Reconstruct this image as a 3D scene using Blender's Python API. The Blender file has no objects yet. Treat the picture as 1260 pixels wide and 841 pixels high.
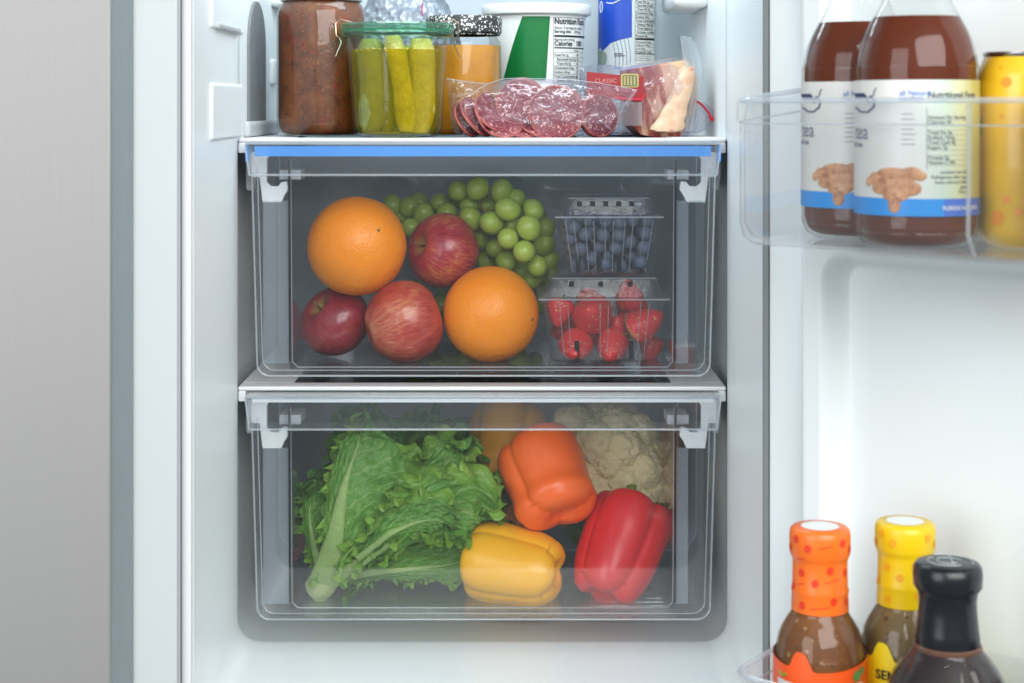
import bpy, math, random
import numpy as np
from mathutils import Vector, Matrix, noise, Quaternion
PI = math.pi
random.seed(7)
scene = bpy.context.scene
COL = scene.collection

# ------------------------------------------------------------ camera, world, lamps, exposure
# X right, Y into the refrigerator (crisper front at Y=0), Z up, lens height Z=0
CAMD = 1.47
cd = bpy.data.cameras.new('camera'); cam = bpy.data.objects.new('camera', cd); COL.objects.link(cam)
cam.location = (0, -CAMD, 0); cam.rotation_euler = (PI/2, 0, 0)
cd.sensor_width = 36; cd.lens = 60; cd.shift_y = -0.2306; cd.clip_start = 0.05; cd.clip_end = 50
cd.dof.use_dof = True; cd.dof.focus_distance = 1.51; cd.dof.aperture_fstop = 12
scene.camera = cam
world = bpy.data.worlds.new('World'); scene.world = world; world.use_nodes = True
bgn = world.node_tree.nodes['Background']
bgn.inputs[0].default_value = (0.84, 0.93, 1.0, 1); bgn.inputs[1].default_value = 0.20
def area(name, loc, target, sx, sy, power, col):
    l = bpy.data.lights.new(name, 'AREA'); l.shape = 'RECTANGLE'; l.size = sx; l.size_y = sy
    l.energy = power; l.color = col
    o = bpy.data.objects.new(name, l); COL.objects.link(o); o.location = loc
    o.rotation_euler = (Vector(target)-Vector(loc)).to_track_quat('-Z', 'Y').to_euler()
    return o
area('softbox_key', (0.85, -2.7, 1.15), (-0.05, 0.1, -0.2), 2.6, 1.8, 88, (1.0, 0.995, 0.98))
area('softbox_fill', (-1.5, -2.1, 0.35), (0.05, 0, -0.2), 1.3, 1.8, 26, (0.95, 0.985, 1.0))
area('interior_lamp', (-0.03, 0.0, 0.30), (-0.03, 0.08, -0.1), 0.34, 0.12, 1.1, (0.80, 0.94, 1.0))
scene.view_settings.view_transform = 'Standard'; scene.view_settings.look = 'None'
scene.view_settings.exposure = 0.28; scene.view_settings.gamma = 1
scene.view_settings.use_curve_mapping = False
cy = scene.cycles
cy.transparent_max_bounces = 40; cy.max_bounces = 9; cy.diffuse_bounces = 4; cy.glossy_bounces = 4
cy.transmission_bounces = 6; cy.caustics_reflective = False; cy.caustics_refractive = False
cy.use_denoising = True; cy.sample_clamp_indirect = 4.0

# ------------------------------------------------------------ helpers
def W(px, py, d):
    return Vector(((px-630)*d/2100.0, d-CAMD, (130-py)*d/2100.0))
def S(px, d): return px*d/2100.0

def newmat(name):
    m = bpy.data.materials.new(name); m.use_nodes = True
    nt = m.node_tree; b = nt.nodes['Principled BSDF']
    return m, nt, b
def setin(b, **k):
    for kk, v in k.items():
        kk = kk.replace('_', ' ')
        if isinstance(v, tuple) and len(v) == 3: v = v+(1,)
        b.inputs[kk].default_value = v
def N(nt, t, **k):
    n = nt.nodes.new(t)
    for kk, v in k.items(): setattr(n, kk, v)
    return n
def L(nt, a, b): nt.links.new(a, b)
def ramp(nt, fac, stops, interp='LINEAR'):
    r = N(nt, 'ShaderNodeValToRGB'); r.color_ramp.interpolation = interp
    e = r.color_ramp.elements
    while len(e) < len(stops): e.new(0.5)
    for i, (p, c) in enumerate(stops):
        e[i].position = p; e[i].color = tuple(c)+(1,) if len(c) == 3 else c
    if fac is not None: L(nt, fac, r.inputs[0])
    return r
def objcoord(nt, scale=(1, 1, 1)):
    t = N(nt, 'ShaderNodeTexCoord'); mp = N(nt, 'ShaderNodeMapping'); mp.inputs['Scale'].default_value = scale
    L(nt, t.outputs['Object'], mp.inputs['Vector']); return mp.outputs[0]
def noisetex(nt, vec, scale, detail=4, rough=0.55, dist=0):
    n = N(nt, 'ShaderNodeTexNoise'); n.inputs['Scale'].default_value = scale
    n.inputs['Detail'].default_value = detail; n.inputs['Roughness'].default_value = rough
    n.inputs['Distortion'].default_value = dist
    if vec is not None: L(nt, vec, n.inputs['Vector'])
    return n.outputs['Fac']
def voro(nt, vec, scale, feature='F1'):
    n = N(nt, 'ShaderNodeTexVoronoi'); n.feature = feature; n.inputs['Scale'].default_value = scale
    L(nt, vec, n.inputs['Vector']); return n
def bump(nt, h, b, strength=0.3, dist=0.001):
    n = N(nt, 'ShaderNodeBump'); n.inputs['Strength'].default_value = strength; n.inputs['Distance'].default_value = dist
    L(nt, h, n.inputs['Height']); L(nt, n.outputs[0], b.inputs['Normal']); return n
def mixc(nt, fac, a, b):
    m = N(nt, 'ShaderNodeMix'); m.data_type = 'RGBA'
    if isinstance(fac, float): m.inputs[0].default_value = fac
    else: L(nt, fac, m.inputs[0])
    for i, c in ((6, a), (7, b)):
        if isinstance(c, tuple): m.inputs[i].default_value = c+(1,)
        else: L(nt, c, m.inputs[i])
    return m.outputs[2]
def mth(nt, op, a, b=None, c=None):
    m = N(nt, 'ShaderNodeMath'); m.operation = op
    for i, v in enumerate((a, b, c)):
        if v is None: continue
        if isinstance(v, (int, float)): m.inputs[i].default_value = v
        else: L(nt, v, m.inputs[i])
    return m.outputs[0]

def plain(name, col, rough=0.5, var=0.06, bumpy=0.0, bscale=300, **k):
    m, nt, b = newmat(name)
    v = objcoord(nt)
    f = noisetex(nt, v, 14, 5)
    dark = tuple(c*(1-var) for c in col); lite = tuple(min(1, c*(1+var)) for c in col)
    L(nt, mixc(nt, f, dark, lite), b.inputs['Base Color'])
    r = mth(nt, 'MULTIPLY_ADD', noisetex(nt, v, 60, 3), rough*0.3, rough*0.85); L(nt, r, b.inputs['Roughness'])
    if bumpy: bump(nt, noisetex(nt, v, bscale, 3), b, bumpy, 0.0005)
    setin(b, **k)
    return m
def clear(name, tint=(0.93, 0.95, 0.97), haze=0.05, rough=0.04, ior=1.45, hazecol=(0.8, 0.84, 0.88), gloss=1.0, wav=0.0, wscale=20, smear=0.0):
    m = bpy.data.materials.new(name); m.use_nodes = True; nt = m.node_tree
    nt.nodes.clear(); out = N(nt, 'ShaderNodeOutputMaterial')
    tr = N(nt, 'ShaderNodeBsdfTransparent'); tr.inputs[0].default_value = tint+(1,)
    gl = N(nt, 'ShaderNodeBsdfGlossy'); gl.inputs['Roughness'].default_value = rough; gl.inputs[0].default_value = (gloss, gloss, gloss, 1)
    fr = N(nt, 'ShaderNodeFresnel'); fr.inputs[0].default_value = ior
    # both sides behave as air-to-plastic
    g = N(nt, 'ShaderNodeNewGeometry'); io = mth(nt, 'MULTIPLY_ADD', g.outputs['Backfacing'], (1/ior-ior), ior); 
    L(nt, io, fr.inputs[0])
    fac = mth(nt, 'MINIMUM', fr.outputs[0], 0.85)
    mx = N(nt, 'ShaderNodeMixShader'); L(nt, fac, mx.inputs[0]); L(nt, tr.outputs[0], mx.inputs[1]); L(nt, gl.outputs[0], mx.inputs[2])
    df = N(nt, 'ShaderNodeBsdfDiffuse'); df.inputs[0].default_value = hazecol+(1,)
    tl = N(nt, 'ShaderNodeBsdfTranslucent'); tl.inputs[0].default_value = hazecol+(1,)
    m2 = N(nt, 'ShaderNodeMixShader'); m2.inputs[0].default_value = 0.4
    L(nt, df.outputs[0], m2.inputs[1]); L(nt, tl.outputs[0], m2.inputs[2])
    m3 = N(nt, 'ShaderNodeMixShader'); m3.inputs[0].default_value = haze
    if smear:
        h = mth(nt, 'MULTIPLY_ADD', noisetex(nt, objcoord(nt, (1, 1, 1)), 9, 5), smear, haze-smear*0.5); L(nt, mth(nt, 'MAXIMUM', h, 0.0), m3.inputs[0])
    L(nt, mx.outputs[0], m3.inputs[1]); L(nt, m2.outputs[0], m3.inputs[2])
    L(nt, m3.outputs[0], out.inputs[0])
    if wav:
        bn = N(nt, 'ShaderNodeBump'); bn.inputs['Strength'].default_value = wav; bn.inputs['Distance'].default_value = 0.002
        L(nt, noisetex(nt, objcoord(nt), wscale, 4), bn.inputs['Height']); L(nt, bn.outputs[0], gl.inputs['Normal']); L(nt, bn.outputs[0], fr.inputs['Normal'])
    return m

class MB:
    def __init__(s): s.v = []; s.f = []; s.mi = []; s.uv = []; s.hasuv = False
    def add(s, vs, fs, mi=0, uvs=None):
        o = len(s.v); s.v += [tuple(v) for v in vs]; s.f += [tuple(i+o for i in f) for f in fs]; s.mi += [mi]*len(fs)
        if uvs is not None: s.hasuv = True; s.uv += list(uvs)
        else: s.uv += [(0, 0)]*len(vs)
        return s
    def box(s, x0, x1, y0, y1, z0, z1, mi=0):
        vs = [(x, y, z) for x in (x0, x1) for y in (y0, y1) for z in (z0, z1)]
        s.add(vs, [(0, 1, 3, 2), (4, 6, 7, 5), (0, 4, 5, 1), (2, 3, 7, 6), (0, 2, 6, 4), (1, 5, 7, 3)], mi); return s
    def grid(s, P, mi=0, closeu=False, closev=False, uvs=None):
        nu, nv = len(P), len(P[0]); vs = [p for r in P for p in r]; fs = []
        for i in range(nu if closeu else nu-1):
            for j in range(nv if closev else nv-1):
                a, b2 = i, (i+1) % nu; c, d = j, (j+1) % nv
                fs.append((a*nv+c, b2*nv+c, b2*nv+d, a*nv+d))
        s.add(vs, fs, mi, uvs); return s
    def lathe(s, prof, seg=48, c=(0, 0, 0), rf=None, mi=0, cap0=True, cap1=True):
        P = []
        for (r, z) in prof:
            row = []
            for k in range(seg):
                a = 2*PI*k/seg; rr = r*(rf(a, z) if rf else 1)
                row.append((c[0]+rr*math.cos(a), c[1]+rr*math.sin(a), c[2]+z))
            P.append(row)
        o = len(s.v); s.grid(P, mi, closev=True)
        n = len(prof)
        if cap0 and prof[0][0] > 1e-6: s.f.append(tuple(o+k for k in range(seg))[::-1]); s.mi.append(mi)
        if cap1 and prof[-1][0] > 1e-6: s.f.append(tuple(o+(n-1)*seg+k for k in range(seg))); s.mi.append(mi)
        return s
    def tube(s, pts, r, seg=8, mi=0, cap=True):
        pts = [Vector(p) for p in pts]; P = []; prev = None
        for i, p in enumerate(pts):
            t = (pts[min(i+1, len(pts)-1)]-pts[max(i-1, 0)]).normalized()
            if prev is None:
                a = Vector((0, 0, 1)) if abs(t.z) < 0.9 else Vector((1, 0, 0)); n = t.cross(a).normalized()
            else: n = (prev - t*prev.dot(t)).normalized()
            prev = n; b = t.cross(n); rr = r[i] if isinstance(r, (list, tuple)) else r
            P.append([p+rr*(math.cos(2*PI*k/seg)*n+math.sin(2*PI*k/seg)*b) for k in range(seg)])
        o = len(s.v); s.grid(P, mi, closev=True)
        if cap:
            s.f.append(tuple(o+k for k in range(seg))[::-1]); s.mi.append(mi)
            s.f.append(tuple(o+(len(pts)-1)*seg+k for k in range(seg))); s.mi.append(mi)
        return s
    def poly(s, pts, y0, y1, mi=0):   # polygon in XZ, extruded in Y
        n = len(pts); vs = [(x, y0, z) for x, z in pts]+[(x, y1, z) for x, z in pts]
        fs = [tuple(range(n)), tuple(range(2*n-1, n-1, -1))]+[(i, n+i, n+(i+1) % n, (i+1) % n) for i in range(n)]
        s.add(vs, fs, mi); return s
    def xf(s, fn):
        s.v = [tuple(fn(Vector(v))) for v in s.v]; return s
    def mesh(s, name, mats, smooth=True, sharp=None):
        me = bpy.data.meshes.new(name); me.from_pydata(s.v, [], s.f)
        for m in (mats if isinstance(mats, (list, tuple)) else [mats]): me.materials.append(m)
        if any(s.mi): me.polygons.foreach_set('material_index', s.mi)
        if s.hasuv:
            ul = me.uv_layers.new(name='UVMap'); li = np.empty(len(me.loops), dtype=np.int32)
            me.loops.foreach_get('vertex_index', li); uv = np.array(s.uv, dtype=np.float32)[li]; ul.data.foreach_set('uv', uv.ravel())
        import bmesh
        bm = bmesh.new(); bm.from_mesh(me); bmesh.ops.recalc_face_normals(bm, faces=bm.faces); bm.to_mesh(me); bm.free()
        me.polygons.foreach_set('use_smooth', [smooth]*len(me.polygons))
        if smooth and sharp: me.set_sharp_from_angle(angle=math.radians(sharp))
        me.update(); return me
    def obj(s, name, mats, parent=None, smooth=True, bevel=0, sharp=35, base=None, seg=2):
        """vertices are world coordinates; the object sits at its thing's base"""
        o0 = Vector((0, 0, 0))
        if parent is not None: o0 = worldloc(parent)
        if base is not None: b = Vector(base); 
        else: b = o0
        s.v = [tuple(Vector(v)-b) for v in s.v]
        me = s.mesh(name, mats, smooth, sharp)
        o = bpy.data.objects.new(name, me); COL.objects.link(o)
        o.location = b-o0
        if parent is not None: o.parent = parent
        if bevel:
            md = o.modifiers.new('bevel', 'BEVEL'); md.width = bevel; md.segments = seg; md.limit_method = 'ANGLE'; md.angle_limit = 0.6
        return o
def worldloc(o):
    l = Vector(o.location)
    while o.parent: o = o.parent; l += Vector(o.location)
    return l
def tag(o, label, cat, group=None, kind=None):
    if label: o['label'] = label
    if cat: o['category'] = cat
    if group: o['group'] = group
    if kind: o['kind'] = kind
    return o
def thing(name, loc, label, cat, group=None):
    o = bpy.data.objects.new(name, None); COL.objects.link(o); o.location = loc; o.empty_display_size = 0.02
    return tag(o, label, cat, group)
def meshobj(name, me, loc, parent=None, quat=None, scale=None):
    o = bpy.data.objects.new(name, me); COL.objects.link(o); o.location = loc
    if parent is not None: o.parent = parent
    if quat is not None: o.rotation_mode = 'QUATERNION'; o.rotation_quaternion = quat
    if scale is not None: o.scale = scale if hasattr(scale, '__len__') else (scale,)*3
    return o
def axisq(d, roll=0): return Vector(d).normalized().to_track_quat('Z', 'Y') @ Quaternion((0, 0, 1), roll)
def sph(c, rad, ax, n=24, m=16, fn=None):
    P = []
    for i in range(m+1):
        th = PI*i/m; row = []
        for k in range(n):
            a = 2*PI*k/n; d = Vector((math.sin(th)*math.cos(a), math.sin(th)*math.sin(a), math.cos(th)))
            q = fn(d) if fn else 1
            row.append((c[0]+rad*ax[0]*d.x*q, c[1]+rad*ax[1]*d.y*q, c[2]+rad*ax[2]*d.z*q))
        P.append(row)
    return P
def catmull(pts, n):
    pts = [np.array(p, float) for p in pts]; P = [2*pts[0]-pts[1]]+pts+[2*pts[-1]-pts[-2]]; out = []
    m = len(pts)-1
    for k in range(n):
        t = k/(n-1)*m; i = min(int(t), m-1); f = t-i; a, b, c, d = P[i:i+4]
        out.append(0.5*((2*b)+(-a+c)*f+(2*a-5*b+4*c-d)*f*f+(-a+3*b-3*c+d)*f**3))
    return out
def lerp(xs, ys, x): return float(np.interp(x, xs, ys))
_tc = {}
def text_geo(st, size, bold=0.0, align='LEFT', sx=1.0):
    key = (st, size, bold, align, sx)
    if key in _tc: return _tc[key]
    cu = bpy.data.curves.new('t', 'FONT'); cu.body = st; cu.size = size; cu.offset = bold*size; cu.align_x = align; cu.resolution_u = 3
    ob = bpy.data.objects.new('t', cu); me = bpy.data.meshes.new_from_object(ob)
    vs = [(v.co.x*sx, v.co.y) for v in me.vertices]; fs = [tuple(p.vertices) for p in me.polygons]
    bpy.data.objects.remove(ob); bpy.data.curves.remove(cu); bpy.data.meshes.remove(me)
    _tc[key] = (vs, fs); return vs, fs
def wrap(c, rfun, a0=0.0, eps=0.0003):
    """(s, z) on the skin of an upright round body at c; angle 0 looks at -Y"""
    def f(s, z, e=0.0):
        r = rfun(z); a = a0+s/r
        return (c[0]+(r+eps+e)*math.sin(a), c[1]-(r+eps+e)*math.cos(a), c[2]+z)
    return f
def put_text(mb, f, st, s, z, size, bold=0.0, mi=0, align='LEFT', sx=1.0, e=0.0003):
    vs, fs = text_geo(st, size, bold, align, sx); mb.add([f(s+x, z+y, e) for x, y in vs], fs, mi)
def put_rect(mb, f, s0, s1, z0, z1, mi=0, e=0.0, nx=None):
    nx = nx or max(1, int(abs(s1-s0)/0.0025)); nz = max(1, int(abs(z1-z0)/0.01))
    mb.grid([[f(s0+(s1-s0)*i/nx, z0+(z1-z0)*j/nz, e) for j in range(nz+1)] for i in range(nx+1)], mi)
def put_poly(mb, f, pts, mi=0, e=0.0, n=10):
    """y-monotone strip polygon: pts = list of (z, s_left, s_right)"""
    mb.grid([[f(a+(b-a)*k/n, z, e) for k in range(n+1)] for z, a, b in pts], mi)
def put_disc(mb, f, s, z, r, mi=0, e=0.0, sy=1.0, n=14):
    vs = [f(s, z, e)]+[f(s+r*math.cos(2*PI*k/n), z+r*sy*math.sin(2*PI*k/n), e) for k in range(n)]
    mb.add(vs, [(0, 1+k, 1+(k+1) % n) for k in range(n)], mi)

# ------------------------------------------------------------ materials
M = {}
M['white'] = plain('white_enamel', (0.80, 0.845, 0.86), 0.35, 0.015)
M['white_pl'] = plain('white_plastic', (0.80, 0.82, 0.83), 0.4, 0.03)
M['greypl'] = plain('grey_plastic', (0.45, 0.47, 0.49), 0.45, 0.05)
M['edge'] = plain('painted_door_edge', (0.20, 0.245, 0.265), 0.4, 0.02)
M['gasket'] = plain('gasket_rubber', (0.22, 0.24, 0.24), 0.6, 0.1)
M['frame'] = plain('cabinet_frame_paint', (0.74, 0.79, 0.80), 0.35, 0.015)
M['darkgrey'] = plain('shadow_grey', (0.17, 0.18, 0.19), 0.5, 0.1)
M['black'] = plain('black_ink', (0.012, 0.012, 0.015), 0.5, 0.1)
M['ink'] = plain('grey_ink', (0.10, 0.11, 0.13), 0.6, 0.1)
M['paper'] = plain('label_paper', (0.68, 0.70, 0.68), 0.5, 0.02)
M['blue'] = plain('blue_strip', (0.06, 0.33, 0.86), 0.35, 0.1)
M['plastic'] = clear('clear_crisper_plastic', (0.98, 0.985, 0.99), 0.004, 0.035, smear=0.005)
M['plastic_front'] = clear('clear_front_plastic', (0.98, 0.985, 0.99), 0.010, 0.03, smear=0.010)
M['rim'] = clear('bright_plastic_edge', (0.88, 0.92, 0.95), 0.30, 0.1, hazecol=(0.88, 0.92, 0.96))
M['binpl'] = clear('clear_door_bin_plastic', (0.975, 0.982, 0.986), 0.026, 0.05, hazecol=(0.9, 0.92, 0.93))
M['lip'] = clear('frosted_lip_plastic', (0.96, 0.97, 0.98), 0.045, 0.06, hazecol=(0.78, 0.84, 0.90), smear=0.03)
M['edge_shade'] = clear('plastic_edge_shade', (0.30, 0.33, 0.37), 0.02, 0.1)  # tint carries the darkness of a clear wall seen end-on
M['web'] = clear('frosted_side_plastic', (0.90, 0.94, 0.97), 0.20, 0.15, hazecol=(0.74, 0.81, 0.86), smear=0.14)
M['web_dim'] = clear('dim_side_plastic', (0.80, 0.83, 0.86), 0.03, 0.12, hazecol=(0.5, 0.55, 0.6))
M['clam'] = clear('thin_clamshell_plastic', (0.97, 0.975, 0.98), 0.034, 0.05, wav=0.5, wscale=120)
M['film'] = clear('crinkled_bag_film', (0.92, 0.91, 0.95), 0.050, 0.10, wav=1.0, wscale=70, hazecol=(0.66, 0.68, 0.80), ior=1.7, smear=0.09)
M['glass'] = clear('clear_glass', (0.97, 0.985, 0.98), 0.004, 0.07, ior=1.45, gloss=0.75, wav=0.30, wscale=38)
M['greenglass'] = clear('green_tinted_glass', (0.58, 0.84, 0.70), 0.11, 0.05, ior=1.52, hazecol=(0.22, 0.45, 0.33), wav=0.3, wscale=60)
M['shelfglass'] = clear('smoked_shelf_glass', (0.35, 0.37, 0.39), 0.04, 0.03, ior=1.5, hazecol=(0.2, 0.22, 0.24))

m, nt, b = newmat('brushed_steel'); M['steel'] = m
v = objcoord(nt, (1, 1, 0.012)); f = noisetex(nt, v, 900, 3); f2 = noisetex(nt, objcoord(nt, (1, 1, 0.25)), 9, 3)
c1 = ramp(nt, f, [(0.3, (0.33, 0.323, 0.315)), (0.7, (0.36, 0.353, 0.345))]); L(nt, mixc(nt, f2, c1.outputs[0], (0.34, 0.337, 0.333)), b.inputs['Base Color'])
setin(b, Metallic=0.55, Roughness=0.55); bump(nt, f, b, 0.08, 0.0003)

def fruit_streak(name, c_dark, c_mid, c_lite, bias=0.5, k=0.12):
    m, nt, b = newmat(name)
    t = N(nt, 'ShaderNodeTexCoord'); sp = N(nt, 'ShaderNodeSeparateXYZ'); L(nt, t.outputs['Object'], sp.inputs[0])
    ln = mth(nt, 'SQRT', mth(nt, 'ADD', mth(nt, 'ADD', mth(nt, 'MULTIPLY', sp.outputs[0], sp.outputs[0]), mth(nt, 'MULTIPLY', sp.outputs[1], sp.outputs[1])), 1e-6))
    cb = N(nt, 'ShaderNodeCombineXYZ'); L(nt, mth(nt, 'DIVIDE', sp.outputs[0], ln), cb.inputs[0]); L(nt, mth(nt, 'DIVIDE', sp.outputs[1], ln), cb.inputs[1])
    L(nt, mth(nt, 'MULTIPLY', sp.outputs[2], k*60), cb.inputs[2])
    st = noisetex(nt, cb.outputs[0], 15, 7, 0.72)
    big = noisetex(nt, objcoord(nt), 22, 2)
    fac = mth(nt, 'ADD', mth(nt, 'MULTIPLY', st, 0.75), mth(nt, 'MULTIPLY', big, 0.5))
    r = ramp(nt, fac, [(bias-0.10, c_dark), (bias+0.06, c_mid), (bias+0.26, c_lite)])
    lent = voro(nt, objcoord(nt), 300); dots = ramp(nt, lent.outputs['Distance'], [(0.0, (1, 1, 1)), (0.16, (0, 0, 0))])
    # pale ring at the stem cavity
    top = ramp(nt, mth(nt, 'MULTIPLY', ln, 45), [(0.12, (1, 1, 1)), (0.5, (0, 0, 0))])
    upm = mth(nt, 'MULTIPLY', top.outputs[0], mth(nt, 'GREATER_THAN', sp.outputs[2], 0.0))
    col = mixc(nt, mth(nt, 'MULTIPLY', dots.outputs[0], 0.28), r.outputs[0], c_lite)
    col = mixc(nt, mth(nt, 'MULTIPLY', upm, 0.75), col, (0.42, 0.36, 0.08))
    L(nt, col, b.inputs['Base Color']); setin(b, Roughness=0.3); b.inputs['Coat Weight'].default_value = 0.25
    bump(nt, noisetex(nt, objcoord(nt), 60, 4), b, 0.12, 0.001)
    return m
M['apple_red'] = fruit_streak('red_apple_skin', (0.24, 0.012, 0.025), (0.42, 0.035, 0.045), (0.62, 0.30, 0.08), 0.58)
M['apple_dark'] = fruit_streak('dark_apple_skin', (0.17, 0.008, 0.02), (0.30, 0.02, 0.035), (0.40, 0.10, 0.06), 0.60)
M['apple_pink'] = fruit_streak('streaked_apple_skin', (0.34, 0.022, 0.022), (0.50, 0.075, 0.045), (0.70, 0.30, 0.12), 0.58)
m, nt, b = newmat('orange_peel'); M['orange'] = m
v = objcoord(nt); f = noisetex(nt, v, 16, 4)
L(nt, mixc(nt, f, (0.92, 0.225, 0.003), (1.0, 0.34, 0.006)), b.inputs['Base Color'])
vo = voro(nt, v, 430); h = mth(nt, 'ADD', mth(nt, 'MULTIPLY', mth(nt, 'MINIMUM', vo.outputs['Distance'], 0.55), 0.8), mth(nt, 'MULTIPLY', noisetex(nt, v, 130, 3), 1.0))
bump(nt, h, b, 0.45, 0.0012); setin(b, Roughness=0.38); b.inputs['Subsurface Weight'].default_value = 0.12
b.inputs['Subsurface Radius'].default_value = (0.01, 0.004, 0.001)
def veg(name, c0, c1, rough=0.36, sss=0.15, scale=18, coat=0.18, bump_s=0.06):
    m, nt, b = newmat(name); v = objcoord(nt)
    L(nt, mixc(nt, noisetex(nt, v, scale, 4), c0, c1), b.inputs['Base Color'])
    setin(b, Roughness=rough); b.inputs['Subsurface Weight'].default_value = sss
    b.inputs['Subsurface Radius'].default_value = (0.008, 0.005, 0.003); b.inputs['Coat Weight'].default_value = coat
    b.inputs['Coat Roughness'].default_value = 0.22
    bump(nt, noisetex(nt, v, 45, 5), b, bump_s, 0.003)
    return m
M['grape'] = veg('green_grape_skin', (0.34, 0.48, 0.06), (0.48, 0.60, 0.11), 0.33, 0.35, 60, 0.15)
M['pep_red'] = veg('red_pepper_skin', (0.60, 0.008, 0.012), (0.74, 0.018, 0.02))
M['pep_org'] = veg('orange_pepper_skin', (0.92, 0.11, 0.006), (0.98, 0.165, 0.008))
M['pep_yel'] = veg('yellow_pepper_skin', (0.90, 0.42, 0.008), (0.95, 0.52, 0.012))
M['pep_gold'] = veg('golden_pepper_skin', (0.62, 0.26, 0.01), (0.75, 0.36, 0.02))
M['stem'] = veg('green_stem', (0.12, 0.20, 0.03), (0.22, 0.32, 0.06), 0.5, 0, 60, 0)
M['twig'] = plain('brown_twig', (0.16, 0.11, 0.04), 0.7, 0.3)
M['tomato'] = veg('tomato_skin', (0.45, 0.02, 0.02), (0.55, 0.03, 0.025))
M['cauli'] = plain('cauliflower_curd', (0.80, 0.69, 0.40), 0.8, 0.14, 0.9, 500)
M['blueberry'] = plain('blueberry_skin', (0.085, 0.105, 0.15), 0.6, 0.45)
# strawberry
m, nt, b = newmat('strawberry_skin'); M['straw'] = m
v = objcoord(nt); vo = voro(nt, v, 235)
d = ramp(nt, vo.outputs['Distance'], [(0.10, (1, 1, 1)), (0.26, (0, 0, 0))])
sp = N(nt, 'ShaderNodeSeparateXYZ'); L(nt, v, sp.inputs[0])
up = mth(nt, 'MULTIPLY_ADD', sp.outputs[2], 55, 0.0); upr = ramp(nt, mth(nt, 'ADD', up, mth(nt, 'MULTIPLY', noisetex(nt, v, 70), 0.5)), [(0.75, (0.66, 0.03, 0.035)), (1.0, (0.78, 0.30, 0.16))])
L(nt, mixc(nt, d.outputs[0], upr.outputs[0], (0.80, 0.46, 0.14)), b.inputs['Base Color']); setin(b, Roughness=0.28)
bump(nt, mth(nt, 'MINIMUM', vo.outputs['Distance'], 0.4), b, 0.9, 0.002)
# lettuce
def leafmat(name, rib, mid, edge):
    m, nt, b = newmat(name); uv = N(nt, 'ShaderNodeUVMap'); sp = N(nt, 'ShaderNodeSeparateXYZ'); L(nt, uv.outputs[0], sp.inputs[0])
    U, V = sp.outputs[0], mth(nt, 'ABSOLUTE', mth(nt, 'MULTIPLY_ADD', sp.outputs[1], 2, -1))
    v = objcoord(nt)
    base = ramp(nt, mth(nt, 'ADD', V, mth(nt, 'MULTIPLY_ADD', noisetex(nt, v, 45, 5), 0.5, -0.25)), [(0.05, mid), (0.6, mid), (1.0, edge)])
    ribw = mth(nt, 'MULTIPLY_ADD', U, -0.50, 0.34); rb = mth(nt, 'SUBTRACT', 1.0, mth(nt, 'DIVIDE', V, mth(nt, 'MAXIMUM', ribw, 0.02)))
    rbm = ramp(nt, rb, [(0.0, (0, 0, 0)), (0.45, (1, 1, 1))])
    ph = mth(nt, 'MULTIPLY', mth(nt, 'SUBTRACT', U, mth(nt, 'MULTIPLY', V, 0.42)), 26)
    ve = mth(nt, 'POWER', mth(nt, 'ABSOLUTE', mth(nt, 'COSINE', mth(nt, 'ADD', ph, mth(nt, 'MULTIPLY', noisetex(nt, v, 30, 3), 7)))), 40)
    vc = voro(nt, v, 210, 'DISTANCE_TO_EDGE'); net = ramp(nt, vc.outputs['Distance'], [(0.0, (1, 1, 1)), (0.10, (0, 0, 0))])
    vein = mth(nt, 'MAXIMUM', mth(nt, 'MULTIPLY', ve, 0.55), mth(nt, 'MULTIPLY', net.outputs[0], 0.28))
    c = mixc(nt, vein, base.outputs[0], rib)
    c = mixc(nt, mth(nt, 'MULTIPLY', rbm.outputs[0], 0.85), c, rib)
    dk = ramp(nt, noisetex(nt, v, 28, 4), [(0.3, (0.72, 0.75, 0.7)), (0.7, (1.1, 1.1, 1.05))])
    mm = N(nt, 'ShaderNodeMix'); mm.data_type = 'RGBA'; mm.blend_type = 'MULTIPLY'; mm.inputs[0].default_value = 1
    L(nt, c, mm.inputs[6]); L(nt, dk.outputs[0], mm.inputs[7]); L(nt, mm.outputs[2], b.inputs['Base Color'])
    setin(b, Roughness=0.42)
    hh = mth(nt, 'ADD', mth(nt, 'MULTIPLY', vein, -0.8), noisetex(nt, v, 130, 4)); bump(nt, hh, b, 0.45, 0.0015)
    tl = N(nt, 'ShaderNodeBsdfTranslucent'); L(nt, mm.outputs[2], tl.inputs[0]); mx = N(nt, 'ShaderNodeMixShader'); mx.inputs[0].default_value = 0.25
    out = nt.nodes['Material Output']; L(nt, b.outputs[0], mx.inputs[1]); L(nt, tl.outputs[0], mx.inputs[2]); L(nt, mx.outputs[0], out.inputs[0])
    return m
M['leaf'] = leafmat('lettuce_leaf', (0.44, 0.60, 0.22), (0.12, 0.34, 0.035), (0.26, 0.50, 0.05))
M['leaf2'] = leafmat('lettuce_leaf_deep', (0.26, 0.44, 0.13), (0.075, 0.24, 0.035), (0.12, 0.33, 0.04))

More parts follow.
